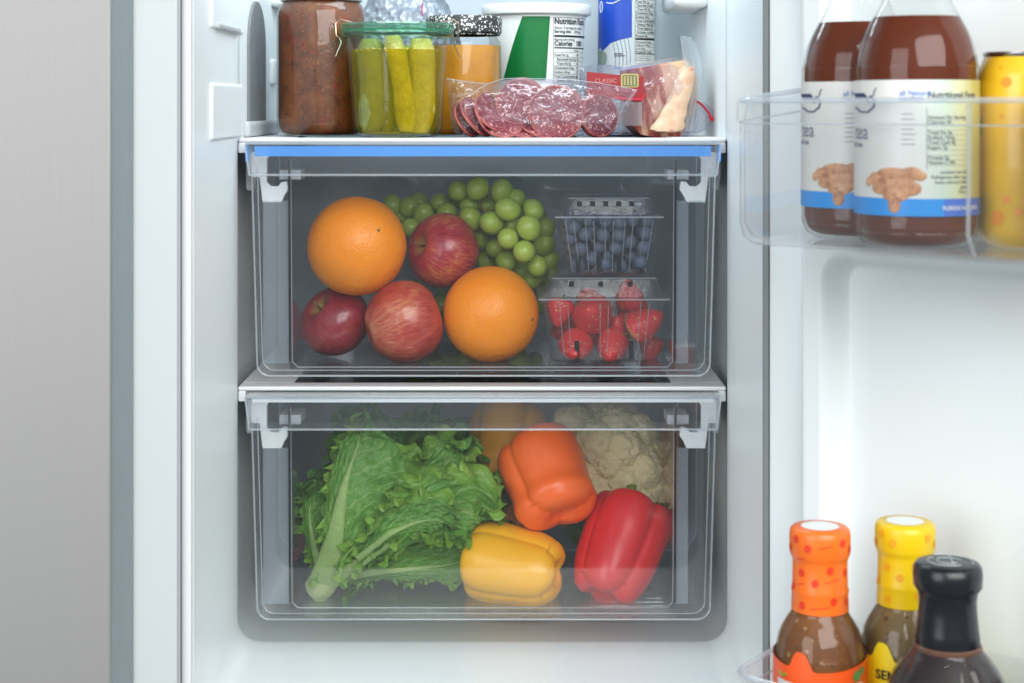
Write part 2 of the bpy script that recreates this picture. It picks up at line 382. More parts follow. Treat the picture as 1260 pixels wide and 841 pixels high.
# ------------------------------------------------------------ refrigerator
XL, XR, ZF = -0.2345, 0.1838, -0.4585
dF, dD, dB = 1.25, 1.47, 1.80
Y = lambda d: d-CAMD
fridge = thing('refrigerator', (-0.05, 0.0, -0.47), 'white-lined refrigerator standing open, with a brushed steel door at its left side', 'refrigerator')
def sst01(x): x = min(1, max(0, x)); return x*x*(3-2*x)
def ring(xl, xr, zf, zt, r, d, n=8):
    g = XL-xl if zt > 0 else 0; w = 0.03*sst01((d-1.745)/0.055)
    p = [(xl+g+w, zt), (xl+g+w, -0.0295), (xl, -0.0305)]
    for k in range(n+1):
        a = PI+k/n*PI/2; p.append((xl+r+r*math.cos(a), zf+r+r*math.sin(a)))
    for k in range(n+1):
        a = 1.5*PI+k/n*PI/2; p.append((xr-r+r*math.cos(a), zf+r+r*math.sin(a)))
    p += [(xr, -0.0305), (xr-g-w, -0.0295), (xr-g-w, zt)]; return [(x, Y(d), z) for x, z in p]
ZT = 0.33
mb = MB(); R = []
for (g, d) in ((0.0, dF+0.001), (0.0, 1.30), (0.0, 1.38), (0, 1.43), (0, 1.455), (0.0006, 1.462), (0.002, 1.467), (0.0045, 1.470), (0.008, 1.4715), (0.010, 1.474), (0.011, 1.48), (0.011, 1.6), (0.011, 1.745), (0.011, 1.765), (0.011, 1.785), (0.011, dB)):
    # the walls widen a touch behind the drawer fronts
    R.append(ring(XL-g, XR+g, ZF-g, ZT, 0.020+g*0.3, d))
mb.grid(R)
mb.obj('liner', M['white'], fridge, sharp=60)
MB().box(XL-0.012, XR+0.012, Y(dB)+0.001, Y(dB)+0.03, ZF-0.02, ZT).obj('back_wall', plain('blue_grey_back_panel', (0.62, 0.68, 0.74), 0.4, 0.04), fridge)
MB().box(XL-0.02, XR+0.02, Y(dF), Y(dB)+0.03, ZT+0.0005, ZT+0.03).obj('ceiling', M['white'], fridge)
# side shelf ledges moulded into the left wall, and supports further back
for nm, z0, z1, d0, d1 in (('shelf_ledge', (130-38)*1.38/2100, 0.30, 1.325, 1.478), ('shelf_ledge', -0.0275, (130-103)*1.38/2100, 1.325, 1.478)):
    MB().box(XL-0.004, XL+0.0024, Y(d0), Y(d1), z0, z1).obj(nm, M['white'], fridge, bevel=0.0025, seg=4)
MB().box(XL-0.001, XL+0.0045, Y(1.345), Y(1.45), 0.0605, 0.0655).obj('shelf_support', M['greypl'], fridge, bevel=0.0015)
MB().box(XR-0.032, XR+0.003, Y(1.60), Y(1.74), 0.092, 0.20).obj('shelf_support', M['white_pl'], fridge, bevel=0.008, seg=4)
MB().box(XL-0.003, XL+0.018, Y(1.66), Y(1.76), 0.096, 0.20).obj('shelf_support', M['white_pl'], fridge, bevel=0.006, seg=4)
MB().box(XL-0.003, XL+0.006, Y(1.49), Y(1.69), -0.0282, -0.014).obj('shelf_support', M['greypl'], fridge, bevel=0.004, seg=4)
MB().box(XL-0.003, XL+0.004, Y(1.655), Y(1.685), 0.02, 0.045).obj('shelf_support', M['white_pl'], fridge, bevel=0.003, seg=4)
# raised arch standing in for a shadow on the left wall, darkness in its colour
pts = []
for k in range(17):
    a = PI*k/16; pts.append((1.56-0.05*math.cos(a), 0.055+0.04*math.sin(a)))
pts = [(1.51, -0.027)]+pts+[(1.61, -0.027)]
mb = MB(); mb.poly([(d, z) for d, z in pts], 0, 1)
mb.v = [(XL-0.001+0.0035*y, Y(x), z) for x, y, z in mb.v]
mb.obj('shadow_arch', M['darkgrey'], fridge, smooth=False, bevel=0.001)
# cabinet frame
mb = MB(); mb.box(-0.62, -0.2440, Y(1.252), Y(1.30), -0.75, 0.45); mb.obj('frame', M['frame'], fridge, bevel=0.002)
mb = MB(); mb.box(-0.2440, XL-0.0005, Y(1.262), Y(1.31), -0.75, 0.45); mb.obj('frame', M['frame'], fridge)
mb = MB(); mb.tube([(-0.2385, Y(1.2560), -0.75), (-0.2385, Y(1.2560), 0.45)], 0.0046, 20); mb.obj('frame_bead', M['white_pl'], fridge)
MB().box(-0.2448, -0.2433, Y(1.2505), Y(1.2618), -0.74, 0.44).obj('gasket', M['greypl'], fridge)
mb = MB(); mb.box(XR+0.0005, 0.235, Y(1.2515), Y(1.30), -0.75, 0.45); mb.obj('frame', M['frame'], fridge, bevel=0.0015)
MB().box(XL-0.01, XR+0.01, Y(dF+0.0012), Y(dF+0.03), -0.75, ZF-0.003).obj('frame', M['frame'], fridge)
# closed steel door
fd = MB().box(-0.62, -0.2752, Y(1.170), Y(1.173), -0.75, 0.45).obj('freezer_door', M['steel'], fridge, bevel=0.0012)
MB().box(-0.62, -0.2756, Y(1.1735), Y(1.246), -0.75, 0.45).obj('door_side', M['edge'], fd, bevel=0.003)
MB().box(-0.62, -0.2775, Y(1.2462), Y(1.2515), -0.75, 0.45).obj('gasket', M['gasket'], fd)

# open door with its moulded liner
A = math.radians(42); U2 = (math.cos(A), -math.sin(A)); N2 = (-math.sin(A), -math.cos(A)); H0 = (0.1868, 1.236)
def D3(t, n, z): return Vector((H0[0]+U2[0]*t+N2[0]*n, Y(H0[1]+U2[1]*t+N2[1]*n), z))
def t_at(px, n):
    r = (px-630)/2100; return (r*(H0[1]+N2[1]*n)-H0[0]-N2[0]*n)/(U2[0]-r*U2[1])
door = MB()
RIDGE = 0.030
t_r0, t_r1 = t_at(990, RIDGE), t_at(1008, RIDGE)
def sst(a, b, x): x = min(1, max(0, (x-a)/(b-a))); return x*x*(3-2*x)
zones = ((-0.43, -0.099), (-0.070, 0.28), (-0.73, -0.462))
def nheight(t, z):
    n = 0.0
    if t > t_at(978, 0) and t < t_at(988, 0): n = -0.0025
    if t > t_r0-0.022: n = RIDGE*sst(t_r0-0.022, t_r0, t)
    if t > t_r1-0.003:
        tw = 0.5
        best = 0
        for z0, z1 in zones:
            cz, hz = (z0+z1)/2, (z1-z0)/2; r = 0.022
            ct, ht = t_r1+tw/2, tw/2
            qx, qz = abs(t-ct)-(ht-r), abs(z-cz)-(hz-r)
            sd = math.hypot(max(qx, 0), max(qz, 0))+min(max(qx, qz), 0)-r
            best = max(best, sst(0.0, 0.013, -sd))
        n -= (RIDGE-0.010)*best
    return n
ts = [0, 0.012, 0.024]+[0.025+0.001*k for k in range(75)]+[0.102+0.012*k for k in range(38)]
zs = sorted(set([-0.75+0.02*k for k in range(61)]+[-0.15+0.002*k for k in range(42)]+[-0.475+0.003*k for k in range(18)]))
P = [[D3(t, nheight(t, z), z) for z in zs] for t in ts]
door.grid(P)
dl = door.obj('door', M['white'], fridge, sharp=75)
mb = MB(); mb.add([D3(t, n, z) for t in (-0.004, 0.56) for n in (-0.05, -0.004) for z in (-0.75, 0.45)], [(0, 1, 3, 2), (4, 6, 7, 5), (0, 4, 5, 1), (2, 3, 7, 6), (0, 2, 6, 4), (1, 5, 7, 3)])
mb.obj('door_shell', M['edge'], dl, smooth=False)
mb = MB(); mb.add([D3(t, n, z) for t in (-0.0052, -0.0008) for n in (-0.02, 0.001) for z in (-0.75, 0.45)], [(0, 1, 3, 2), (4, 6, 7, 5), (0, 4, 5, 1), (2, 3, 7, 6), (0, 2, 6, 4), (1, 5, 7, 3)])
mb.obj('gasket', M['gasket'], dl, smooth=False)

# shelves
Z1, Z2 = -0.0282, -0.2422
def shelf(z, lip):
    mb = MB(); x0, x1 = XL-0.0015, XR+0.0005
    mb.box(x0, x1, Y(1.469), Y(1.492), z-0.0035, z)                # front rail
    mb.box(x0, x0+0.045, Y(1.4921), Y(1.78), z-0.0035, z); mb.box(x1-0.045, x1, Y(1.4921), Y(1.78), z-0.0035, z)
    mb.box(x0+0.0451, x1-0.0451, Y(1.75), Y(1.78), z-0.0035, z)
    for s in (0, 1):
        a, b_ = (x0, x0+0.0065) if s == 0 else (x1-0.0065, x1)
        mb.box(a, b_, Y(1.4695), Y(1.50), z-lip, z-0.0036)
    f = mb.obj('shelf', M['white_pl'], fridge, smooth=False, bevel=0.0012)
    MB().box(x0+0.0455, x1-0.0455, Y(1.4925), Y(1.7495), z-0.0032, z-0.0006).obj('glass_panel', M['shelfglass'], f, smooth=False)
shelf(Z1, 0.013); shelf(Z2, 0.013)

# ------------------------------------------------------------ crisper drawers
def crisper(z_lt, z_lb, z_pb, z_floor, label, blue):
    dr = thing('crisper_drawer', (-0.026, 0, z_pb), label, 'drawer', 'clear crisper drawers')
    cx = -0.0245; lx = 0.2015
    # front panel: tapered sheet with rounded lower corners and returned flange
    hw0, hw1, r = 0.1995, 0.195, 0.011
    out = [(cx-hw0, z_lb+0.001)]
    for k in range(9): a = PI+k/8*PI/2; out.append((cx-hw1+r+r*math.cos(a), z_pb+r+r*math.sin(a)))
    for k in range(9): a = 1.5*PI+k/8*PI/2; out.append((cx+hw1-r+r*math.cos(a), z_pb+r+r*math.sin(a)))
    out.append((cx+hw0, z_lb+0.001))
    mb = MB(); mb.poly(out, Y(1.4700), Y(1.4722))
    fp = mb.obj('front_panel', M['plastic_front'], dr, smooth=False)
    # flange = perimeter strip going back, bright polished edges
    inn = [(cx+(x-cx)*0.991, z_pb+0.0018+(z-z_pb)*0.993) for x, z in out]
    mb = MB(); n = len(out)
    rows = [[(x, Y(1.4722), z) for x, z in out], [(x, Y(1.486), z) for x, z in out], [(x, Y(1.486), z) for x, z in inn], [(x, Y(1.4722), z) for x, z in inn]]
    mb.grid(rows, closeu=True); mb.obj('flange', M['plastic'], fp, sharp=40)
    mb = MB(); mb.tube([(x, Y(1.4702), z) for x, z in out], 0.0009, 8); mb.obj('polished_edge', M['rim'], fp)
    mb = MB(); mb.tube([(cx+(x-cx)*0.978, Y(1.4722), z+0.0045) for x, z in out], 0.0006, 6); mb.obj('polished_edge', M['rim'], fp)
    # handle lip
    y0, y1 = Y(1.4445), Y(1.4695)
    mb = MB(); xa, xb = cx-lx, cx+lx
    mb.box(xa+0.0022, xb-0.0022, y0, y0+0.002, z_lb, z_lt-0.0022)
    mb.box(xa, xb, y0, y1, z_lt-0.002, z_lt)
    lip = mb.obj('handle_lip', M['lip'], dr, smooth=False, bevel=0.0004)
    for sgn in (-1, 1):
        mb = MB(); x = cx+sgn*lx; mb.add([(x+sgn*0.0, y0, z_lt-0.002), (x, y1, z_lt-0.002), (x-sgn*0.0010, y1, z_lb+0.002), (x-sgn*0.0035, y0, z_lb),
                               (x-sgn*0.002, y0, z_lt-0.002), (x-sgn*0.002, y1, z_lt-0.002), (x-sgn*0.0030, y1, z_lb+0.002), (x-sgn*0.0055, y0, z_lb)],
                              [(0, 1, 2, 3), (7, 6, 5, 4), (0, 4, 5, 1), (1, 5, 6, 2), (2, 6, 7, 3), (3, 7, 4, 0)])
        mb.obj('lip_side', M['plastic'], lip, smooth=False)
    mb = MB(); mb.tube([(xa+0.003, y0+0.0006, z_lb), (xb-0.003, y0+0.0006, z_lb)], 0.0010, 8)
    for sgn in (-1, 1): mb.tube([(cx+sgn*lx, y0+0.0006, z_lt-0.001), (cx+sgn*(lx-0.0035), y0+0.0006, z_lb)], 0.0009, 8)
    mb.tube([(xa, y0+0.0008, z_lt-0.0006), (xb, y0+0.0008, z_lt-0.0006)], 0.0010, 8)
    mb.obj('polished_edge', M['rim'], lip)
    if blue:
        MB().box(xa+0.0075, xb-0.008, y0+0.0035, y0+0.0050, z_lt-0.0115, z_lt-0.0028).obj('blue_strip', M['blue'], lip, smooth=False)
        for sgn in (-1, 1):
          mb = MB(); mb.box(cx+sgn*(lx-0.0005)-0.0012, cx+sgn*(lx-0.0005)+0.0012, y0+0.006, y1-0.002, z_lt-0.016, z_lt-0.003)
          mb.obj('blue_strip', M['blue'], lip, smooth=False)
    else:
        MB().box(xa+0.006, xb-0.006, y0+0.0035, y0+0.0055, z_lt-0.0058, z_lt-0.0026).obj('white_strip', M['white_pl'], lip, smooth=False)
    # tray body
    bx0, bx1 = -0.1915, 0.1400; y2, y3 = Y(1.4865), Y(1.79); zt = z_lb+0.012
    mb = MB(); t = 0.0022
    taper = 0.004
    def wall(x, sgn):
        mb.add([(x, y2, z_floor), (x, y3, z_floor), (x+sgn*taper, y3, zt), (x+sgn*taper, y2, zt),
                (x+sgn*t, y2, z_floor), (x+sgn*t, y3, z_floor), (x+sgn*(t+taper), y3, zt), (x+sgn*(t+taper), y2, zt)],
               [(0, 1, 2, 3), (7, 6, 5, 4), (0, 4, 5, 1), (1, 5, 6, 2), (2, 6, 7, 3), (3, 7, 4, 0)])
    wall(bx0, -1); wall(bx1, 1)
    mb.box(bx0+0.0001, bx1-0.0001, y3-t, y3, z_floor, zt)
    tr = mb.obj('tray', M['plastic'], dr, smooth=False)
    MB().box(bx0-0.0021, bx1+0.0021, y2, y3, z_floor-t, z_floor-0.0002).obj('tray_floor', M['plastic'], dr, smooth=False)
    mb = MB()
    for k in range(26):
        yy = y2+0.008+k*0.0115; mb.tube([(bx0+0.006, yy, z_floor+0.0002), (bx1-0.006, yy, z_floor+0.0002)], 0.0011, 6)
    mb.obj('floor_rib', M['plastic'], tr)
    mb = MB(); mb.tube([(bx0-0.0015, y2-0.0002, zt), (bx0, y2-0.0002, z_floor+0.006), (bx0+0.005, y2-0.0002, z_floor+0.001), (bx1-0.005, y2-0.0002, z_floor+0.001), (bx1, y2-0.0002, z_floor+0.006), (bx1+0.0015, y2-0.0002, zt)], 0.0007, 6)
    mb.obj('polished_edge', M['rim'], tr)
    for x in (bx0-0.0014, bx1+0.0014):
        mb = MB(); mb.tube([(x-0.001 if x < 0 else x+0.001, y2-0.0004, zt), (x, y2-0.0004, z_floor+0.006)], 0.0012, 6); mb.obj('tray_edge', M['edge_shade'], tr)  # tubes added along the wall ends, their end-on darkness put into the tint
    for (xa_, xb_, mt) in ((cx-0.1925, bx0-0.003, 'web'), (bx1+0.003, bx1+0.0135, 'web'), (bx1+0.0140, cx+0.1915, 'web_dim')):
        MB().box(xa_, xb_, Y(1.4872), Y(1.4886), z_floor+0.004, z_lb-0.024).obj('side_web', M[mt], dr, smooth=False, bevel=0.0005)
    # runner brackets
    zb = z_lt
    for sgn in (-1, 1):
        q = [(309, 190), (351, 190), (351, 193), (332, 194), (328, 199), (328, 227), (333, 232), (342, 232), (346, 227), (353, 226), (355, 236), (350, 243), (346, 252), (323, 252), (319, 221), (309, 221)]
        pp = []
        for (px, py) in q:
            x = (px-595)*1.49/2100; pp.append((cx+(x if sgn < 0 else -x), zb-(py-176)*0.00071+0.001))
        mb = MB(); mb.poly(pp, Y(1.4875), Y(1.4945)); mb.obj('runner_bracket', M['white_pl'], dr, smooth=False, bevel=0.0006)
        x = cx+sgn*0.1905
        MB().box(cx+sgn*0.170-0.0095, cx+sgn*0.170+0.0095, Y(1.495), Y(1.53), zb-0.0335, zb-0.025).obj('roller_block', M['greypl'], dr, smooth=False, bevel=0.001)
        # outer runner fixed beside the drawer
        xo = XL-0.008 if sgn < 0 else XR+0.0015-0.0
        x0_, x1_ = (XL-0.0005, XL+0.0085) if sgn < 0 else (XR-0.0080, XR+0.0005)
        mb = MB(); mb.poly([(x0_, zb-0.006), (x1_, zb-0.001), (x1_, zb-0.030), (x1_-(0.002), zb-0.0435), (x0_+0.001, zb-0.0435), (x0_, zb-0.04)], Y(1.5065), Y(1.60))
        mb.obj('side_runner', M['greypl'], fridge, smooth=False, bevel=0.001)
    return dr
FL1, FL2 = -0.2290, -0.4385
crisper(-0.0317, -0.0590, -0.2330, FL1, 'upper clear drawer with a blue strip in its lip, holding oranges, apples, grapes and berries', True)
crisper(-0.2462, -0.2745, -0.4428, FL2, 'lower clear drawer with a plain white strip, holding lettuce, peppers and cauliflower', False)

# ------------------------------------------------------------ door bins
F0 = (0.135, 1.058)
def B3(s, w, z):  # s along the bin, w from its front wall towards the door
    return Vector((F0[0]+U2[0]*s-N2[0]*w, Y(F0[1]+U2[1]*s-N2[1]*w), z))
BW, BL = 0.119, 0.40
def door_bin(zf, zt, label):
    b0 = B3(0.1, 0.06, zf)
    dbn = thing('door_bin', b0, label, 'door bin', 'clear bins on the open door')
    def plan(inset, n=8):
        r = 0.016-inset; p = []
        p.append((inset, BW-inset))
        for k in range(n+1):
            a = PI+k/n*PI/2; p.append((inset+r+r*math.cos(a), inset+r+r*math.sin(a)))
        p.append((BL*0.25, inset-0.0015)); p.append((BL*0.5, inset-0.002)); p.append((BL*0.75, inset-0.0015))
        for k in range(n+1):
            a = 1.5*PI+k/n*PI/2; p.append((BL-inset-r+r*math.cos(a), inset+r+r*math.sin(a)))
        p.append((BL-inset, BW-inset)); return p
    def rz(w): return zt+0.088*w
    po, pi = plan(0), plan(0.0025)
    mb = MB()
    rows = []
    for (ins, zz, top) in ((0.014, zf-0.002, 0), (0.006, zf-0.0012, 0), (0.002, zf+0.003, 0), (0, zf+0.012, 0), (0, 0, -0.0135), (-0.0015, 0, -0.012), (-0.0015, 0, 0), (0.0035, 0, 0), (0.0025, 0, -0.012), (0.0025, zf+0.012, 0), (0.005, zf+0.004, 0), (0.012, zf, 0)):
        row = []
        pl = plan(max(ins, -0.002)) if ins >= 0 else [(s+(ins if s < BL/2 else -ins), w+(ins if w < BW-0.001 else 0)) for s, w in po]
        if ins > 0.003: pl = [(BL/2+(s-BL/2)*(1-2*ins/BL), w if w > BW*0.8 else ins+(w)*(1-ins/BW)) for s, w in po]
        for (s, w) in pl:
            row.append(B3(s, w, zz if top == 0 and zz != 0 else rz(w)+top))
        rows.append(row)
    mb.grid(rows)
    bw = mb.obj('bin_wall', M['binpl'], dbn, sharp=50)
    mb = MB(); mb.box(0, 1, 0, 1, 0, 1); mb.v = [tuple(B3(0.012+x*(BL-0.024), 0.012+y*(BW-0.013), zf-0.002+z*0.002)) for x, y, z in mb.v]
    mb.obj('bin_floor', M['binpl'], dbn, smooth=False)
    mb = MB(); mb.box(0, 1, 0, 1, 0, 1); mb.v = [tuple(B3(0.003+x*(BL-0.006), BW-0.0023+y*0.0022, zf+0.0002+z*(rz(BW)-zf))) for x, y, z in mb.v]
    mb.obj('bin_back', M['binpl'], dbn, smooth=False)
    # bright rounded rim
    mb = MB(); mb.tube([B3(s, w, rz(w)+0.0004) for s, w in plan(0.001)], 0.0017, 8); mb.obj('rim', M['rim'], dbn)
    mb = MB(); mb.tube([B3(s, w, rz(w)-0.0135) for s, w in po], 0.0007, 6); mb.obj('rim', M['rim'], dbn)
    mb = MB(); s0 = 0.160
    mb.tube([B3(s0, 0.0015, rz(0)-0.002), B3(s0, 0.0005, zf+0.012), B3(s0, 0.008, zf+0.0005)], 0.0013, 8)
    mb.obj('bin_rib', M['rim'], bw)
    # hooks that hold the bin on the door ridge
    mb = MB(); mb.box(0, 1, 0, 1, 0, 1); mb.v = [tuple(B3(0.02+x*0.3, BW+0.0002+y*0.012, zf+0.01+z*0.02)) for x, y, z in mb.v]
    mb.obj('mounting_hook', M['binpl'], dbn, smooth=False, bevel=0.001)
    return dbn
ZB1, ZB2 = -0.0845, -0.452
door_bin(ZB1, 0.0025, 'clear bin high on the open door, holding the tea bottles and yellow cans')
door_bin(ZB2, -0.3527, 'clear bin low on the open door, holding the three sauce bottles')

# ------------------------------------------------------------ fruit in the upper drawer
def orange(px, py, d, r, sq, btn, label):
    P = sph((0, 0, 0), r, (1, 1, sq), 64, 40, lambda q: 1+0.012*noise.noise(q*2.2+Vector((px, 0, 0)))+0.006*noise.noise(q*6))
    mb = MB(); mb.grid(P, closev=True); me = mb.mesh('orange', M['orange'])
    c = W(px, py, d); o = meshobj('orange', me, c); tag(o, label, 'orange', 'oranges in the upper drawer')
    dv = Vector(btn).normalized(); q = axisq(dv)
    mb = MB(); mb.lathe([(0.0, 0.0009), (0.0010, 0.0009), (0.0015, 0.0002), (0.0017, -0.0006)], 10, rf=lambda a, z: 1+0.25*math.cos(5*a), cap0=False)
    mb.tube([(0, 0, 0), (0.0002, 0.0003, 0.0019)], 0.0005, 6)
    rr = r*(1/math.sqrt(dv.x**2+dv.y**2+(dv.z/sq)**2))
    meshobj('stem_button', mb.mesh('stem_button', M['twig']), dv*rr, o, q)
    return o
orange(439, 303, 1.537, 0.0446, 1.0, (0.50, -0.78, 0.37), 'large orange at upper left, resting on two apples')
orange(604, 387, 1.531, 0.0430, 1.0, (0.84, -0.52, -0.04), 'orange on the drawer floor between apple and strawberry box')

def apple(px, py, d, r, sq, ax, mat, label, stem=True, roll=0):
    prof = []
    n = 44
    for i in range(n+1):
        t = i/n*PI
        # apple section: wide shoulder, narrow base, dimples
        rr = math.sin(t)*(1+0.07*math.cos(t)); z = math.cos(t)*sq
        dt = math.exp(-(rr/0.30)**2)*0.30 if t < PI/2 else 0; db = math.exp(-(rr/0.22)**2)*0.16 if t > PI/2 else 0
        prof.append((max(rr, 1e-5)*r, (z-dt+db)*r))
    mb = MB(); mb.lathe(prof, 56, rf=lambda a, z: 1+0.022*math.cos(5*a+px)*(1-z/r)*0.6+0.018*math.cos(2*a), cap0=False, cap1=False)
    o = meshobj('apple', mb.mesh('apple', mat), W(px, py, d), None, axisq(ax, roll)); tag(o, label, 'apple', 'apples in the upper drawer')
    if stem:
        mb = MB(); mb.tube([(0, 0, (sq-0.30)*r), (0.001, 0, (sq-0.12)*r), (0.003, 0.001, (sq+0.08)*r)], [0.0013, 0.0009, 0.0014], 8)
        meshobj('stem', mb.mesh('stem', M['twig']), (0, 0, 0), o)
    return o
apple(546, 309, 1.572, 0.0352, 0.90, (-0.80, -0.52, 0.25), M['apple_red'], 'glossy red apple with pale shoulder, behind and between the two oranges')
apple(413, 396, 1.556, 0.0338, 0.86, (-0.62, -0.45, 0.62), M['apple_dark'], 'dark red apple under the upper orange, at the left wall')
apple(497, 397, 1.527, 0.0375, 0.95, (0.93, 0.25, 0.30), M['apple_pink'], 'streaked pinkish red apple in front, left of the lower orange')

# grapes
gb = thing('grape_bunch', W(600, 430, 1.62), 'bunch of green grapes heaped behind the red apple', 'grapes')
mb = MB(); mb.grid(sph((0, 0, 0), 1, (1, 1, 1), 28, 18), closev=True); gme = mb.mesh('grape', M['grape'])
GR = [(564,235,12.5,1.61),(588,232,13.5,1.60),(618,236,14,1.60),(635,246,11.5,1.60),(625,258,14,1.575),(656,259,13.5,1.585),(651,281,14.5,1.565),(605,275,15,1.585),(579,270,14,1.60),(578,252,12.5,1.62),
      (625,294,14,1.565),(645,310,14.5,1.56),(671,281,12.5,1.625),(669,302,13.5,1.625),(661,328,13.5,1.58),(623,322,13.5,1.60),(609,306,12,1.61),(677,320,12,1.63),(550,262,13,1.625),(541,250,12,1.64),
      (521,264,13,1.63),(504,255,13.5,1.645),(516,249,12,1.665),(483,253,12.5,1.65),(494,264,12,1.655),(506,281,12,1.63),(601,253,11,1.625),(629,276,12,1.60),(534,272,12,1.65),(560,282,13,1.64),
      (592,292,13,1.62),(600,320,13,1.64),(580,300,13,1.65),(640,335,12,1.62),(470,262,12,1.66),(487,275,12,1.67),(655,345,12,1.61),(560,246,11,1.655),(640,262,11,1.63),(612,262,11,1.63)]
random.seed(3)
def add_grape(c, r):
    q = Quaternion(Vector((random.uniform(-1, 1), random.uniform(-1, 1), random.uniform(-1, 1))).normalized(), random.uniform(0, 3))
    k = random.uniform(0.90, 1.05); meshobj('grape', gme, c-gb.location, gb, q, (r*k, r*k, r*k*random.uniform(1.0, 1.2)))
placed = []
for px, py, r, d in GR:
    c = W(px, py, d); add_grape(c, S(r, d)); placed.append(c)
tries = 0
while len(placed) < 95 and tries < 6000:   # the rest of the heap, down to the drawer floor
    tries += 1
    x = random.uniform(-0.10, 0.028); y = random.uniform(Y(1.635), Y(1.72)); top = -0.115 if x < -0.06 else -0.095
    z = random.uniform(FL1+0.0098, top)
    c = Vector((x, y, z))
    if all((c-p).length > 0.0172 for p in placed): placed.append(c); add_grape(c, 0.0094)
mb = MB()
st = [W(597, 243, 1.60), W(603, 240, 1.597), W(590, 250, 1.605), W(580, 246, 1.612), W(570, 262, 1.615), W(560, 268, 1.62)]
mb.tube([st[1], st[0], st[2]], 0.0011, 6); mb.tube([st[0], st[3], st[4], st[5]], 0.0009, 6); mb.tube([st[0], W(607, 247, 1.603), W(614, 250, 1.60)], 0.0007, 6)
mb.tube([st[2], W(596, 262, 1.6), W(600, 285, 1.605), W(620, 300, 1.60), W(640, 300, 1.59)], 0.0010, 6)
mb.obj('stalk', M['twig'], gb)

# ------------------------------------------------------------ clamshell boxes
def clamshell(x0t, x1t, x0b, x1b, zb, zr, zt, d0, d1, label, ribs, slots, lidslots):
    cb = thing('clamshell_box', ((x0t+x1t)/2, Y((d0+d1)/2), zb), label, 'berry box', 'clear berry boxes')
    def rr(x0, x1, ya, yb, z, r, n=5):
        p = []
        for (cx_, cy_, a0) in ((x1-r, ya+r, -PI/2), (x1-r, yb-r, 0), (x0+r, yb-r, PI/2), (x0+r, ya+r, PI)):
            for k in range(n+1): a = a0+k/n*PI/2; p.append((cx_+r*math.cos(a), cy_+r*math.sin(a), z))
        return p
    ya, yb = Y(d0), Y(d1); ins = (x0b-x0t)
    mb = MB()
    rows = [rr(x0b+0.006, x1b-0.006, ya+ins+0.006, yb-ins-0.006, zb, 0.006), rr(x0b+0.001, x1b-0.001, ya+ins+0.001, yb-ins-0.001, zb+0.003, 0.008), rr(x0t, x1t, ya, yb, zr, 0.009), rr(x0t-0.004, x1t+0.004, ya-0.002, yb+0.002, zr+0.0003, 0.01), rr(x0t-0.004, x1t+0.004, ya-0.002, yb+0.002, zr+0.0022, 0.01)]
    mb.grid(rows, closev=True); mb.f.append(tuple(range(24))); mb.mi.append(0)
    base = mb.obj('tub', M['clam'], cb, sharp=40)
    mb = MB()
    rows = [rr(x0t-0.0042, x1t+0.0042, ya-0.0022, yb+0.0022, zr+0.0026, 0.01), rr(x0t+0.002, x1t-0.002, ya+0.003, yb-0.003, zr+0.0032, 0.01), rr(x0t+0.006, x1t-0.006, ya+0.006, yb-0.006, zt-0.002, 0.008), rr(x0t+0.009, x1t-0.009, ya+0.009, yb-0.009, zt, 0.008)]
    mb.grid(rows, closev=True); n0 = len(mb.v); mb.f.append(tuple(range(n0-24, n0))); mb.mi.append(0)
    lid = mb.obj('lid', M['clam'], cb, sharp=40)
    mb = MB(); mb.tube([(x0t-0.004, ya-0.0022, zr+0.0012), (x1t+0.004, ya-0.0022, zr+0.0012)], 0.0009, 6); mb.obj('rim', M['rim'], base)
    mb = MB(); mb.tube([(x0t+0.008, ya+0.0075, zt-0.001), (x1t-0.008, ya+0.0075, zt-0.001)], 0.0006, 6); mb.obj('rim', M['rim'], lid)
    # moulded front ribs
    for k in range(ribs):
        f = (k+0.5)/ribs; 
        for sg in (-1, 1):
            xa = x0b+(x1b-x0b)*f+sg*0.0032; xt = x0t+(x1t-x0t)*f+sg*0.0036
            mb = MB(); mb.tube([(xa, ya+ins-0.0004, zb+0.004), (xt, ya-0.0006, zr-0.002)], 0.0005, 5); mb.obj('rib', M['clam2'], base)
    for k in range(slots):
        f = (k+0.5)/slots; xa = x0b+(x1b-x0b)*f
        h = (zr-zb)*0.30
        mb = MB(); mb.box(xa-0.0022, xa+0.0022, ya+ins*0.85-0.0012, ya+ins*0.85-0.0004, zb+0.003, zb+0.003+h); mb.obj('vent_slot', M['slot'], base, smooth=False)
    for k in range(lidslots):
        f = (k+0.5)/lidslots; xa = x0t+0.012+(x1t-x0t-0.03)*f
        mb = MB(); mb.box(xa-0.0022, xa+0.0022, ya+0.0040, ya+0.0046, zt-0.008, zt-0.0035); mb.obj('vent_slot', M['slot'], lid, smooth=False)
        if lidslots > 3:
            mb = MB(); mb.box(xa+0.0026, xa+(x1t-x0t-0.03)/lidslots-0.0026, ya+0.0038, ya+0.0048, zt-0.0075, zt-0.0045); mb.obj('moulded_bar', M['rim'], lid, smooth=False, bevel=0.0003)
    return cb
M['clam2'] = clear('clamshell_rib_plastic', (0.80, 0.84, 0.87), 0.22, 0.1)
M['slot'] = clear('vent_slot_shade', (0.25, 0.27, 0.30), 0.10, 0.4, hazecol=(0.1, 0.11, 0.13))
clamshell(0.0275, 0.1355, 0.0335, 0.1295, FL1+0.0008, -0.1725, -0.1525, 1.507, 1.607, 'lower clear box full of strawberries, on the drawer floor at right', 3, 2, 3)
clamshell(0.0420, 0.1300, 0.0495, 0.1225, -0.1515, -0.1000, -0.0815, 1.509, 1.600, 'small clear box of blueberries stacked on the strawberry box', 5, 4, 5)
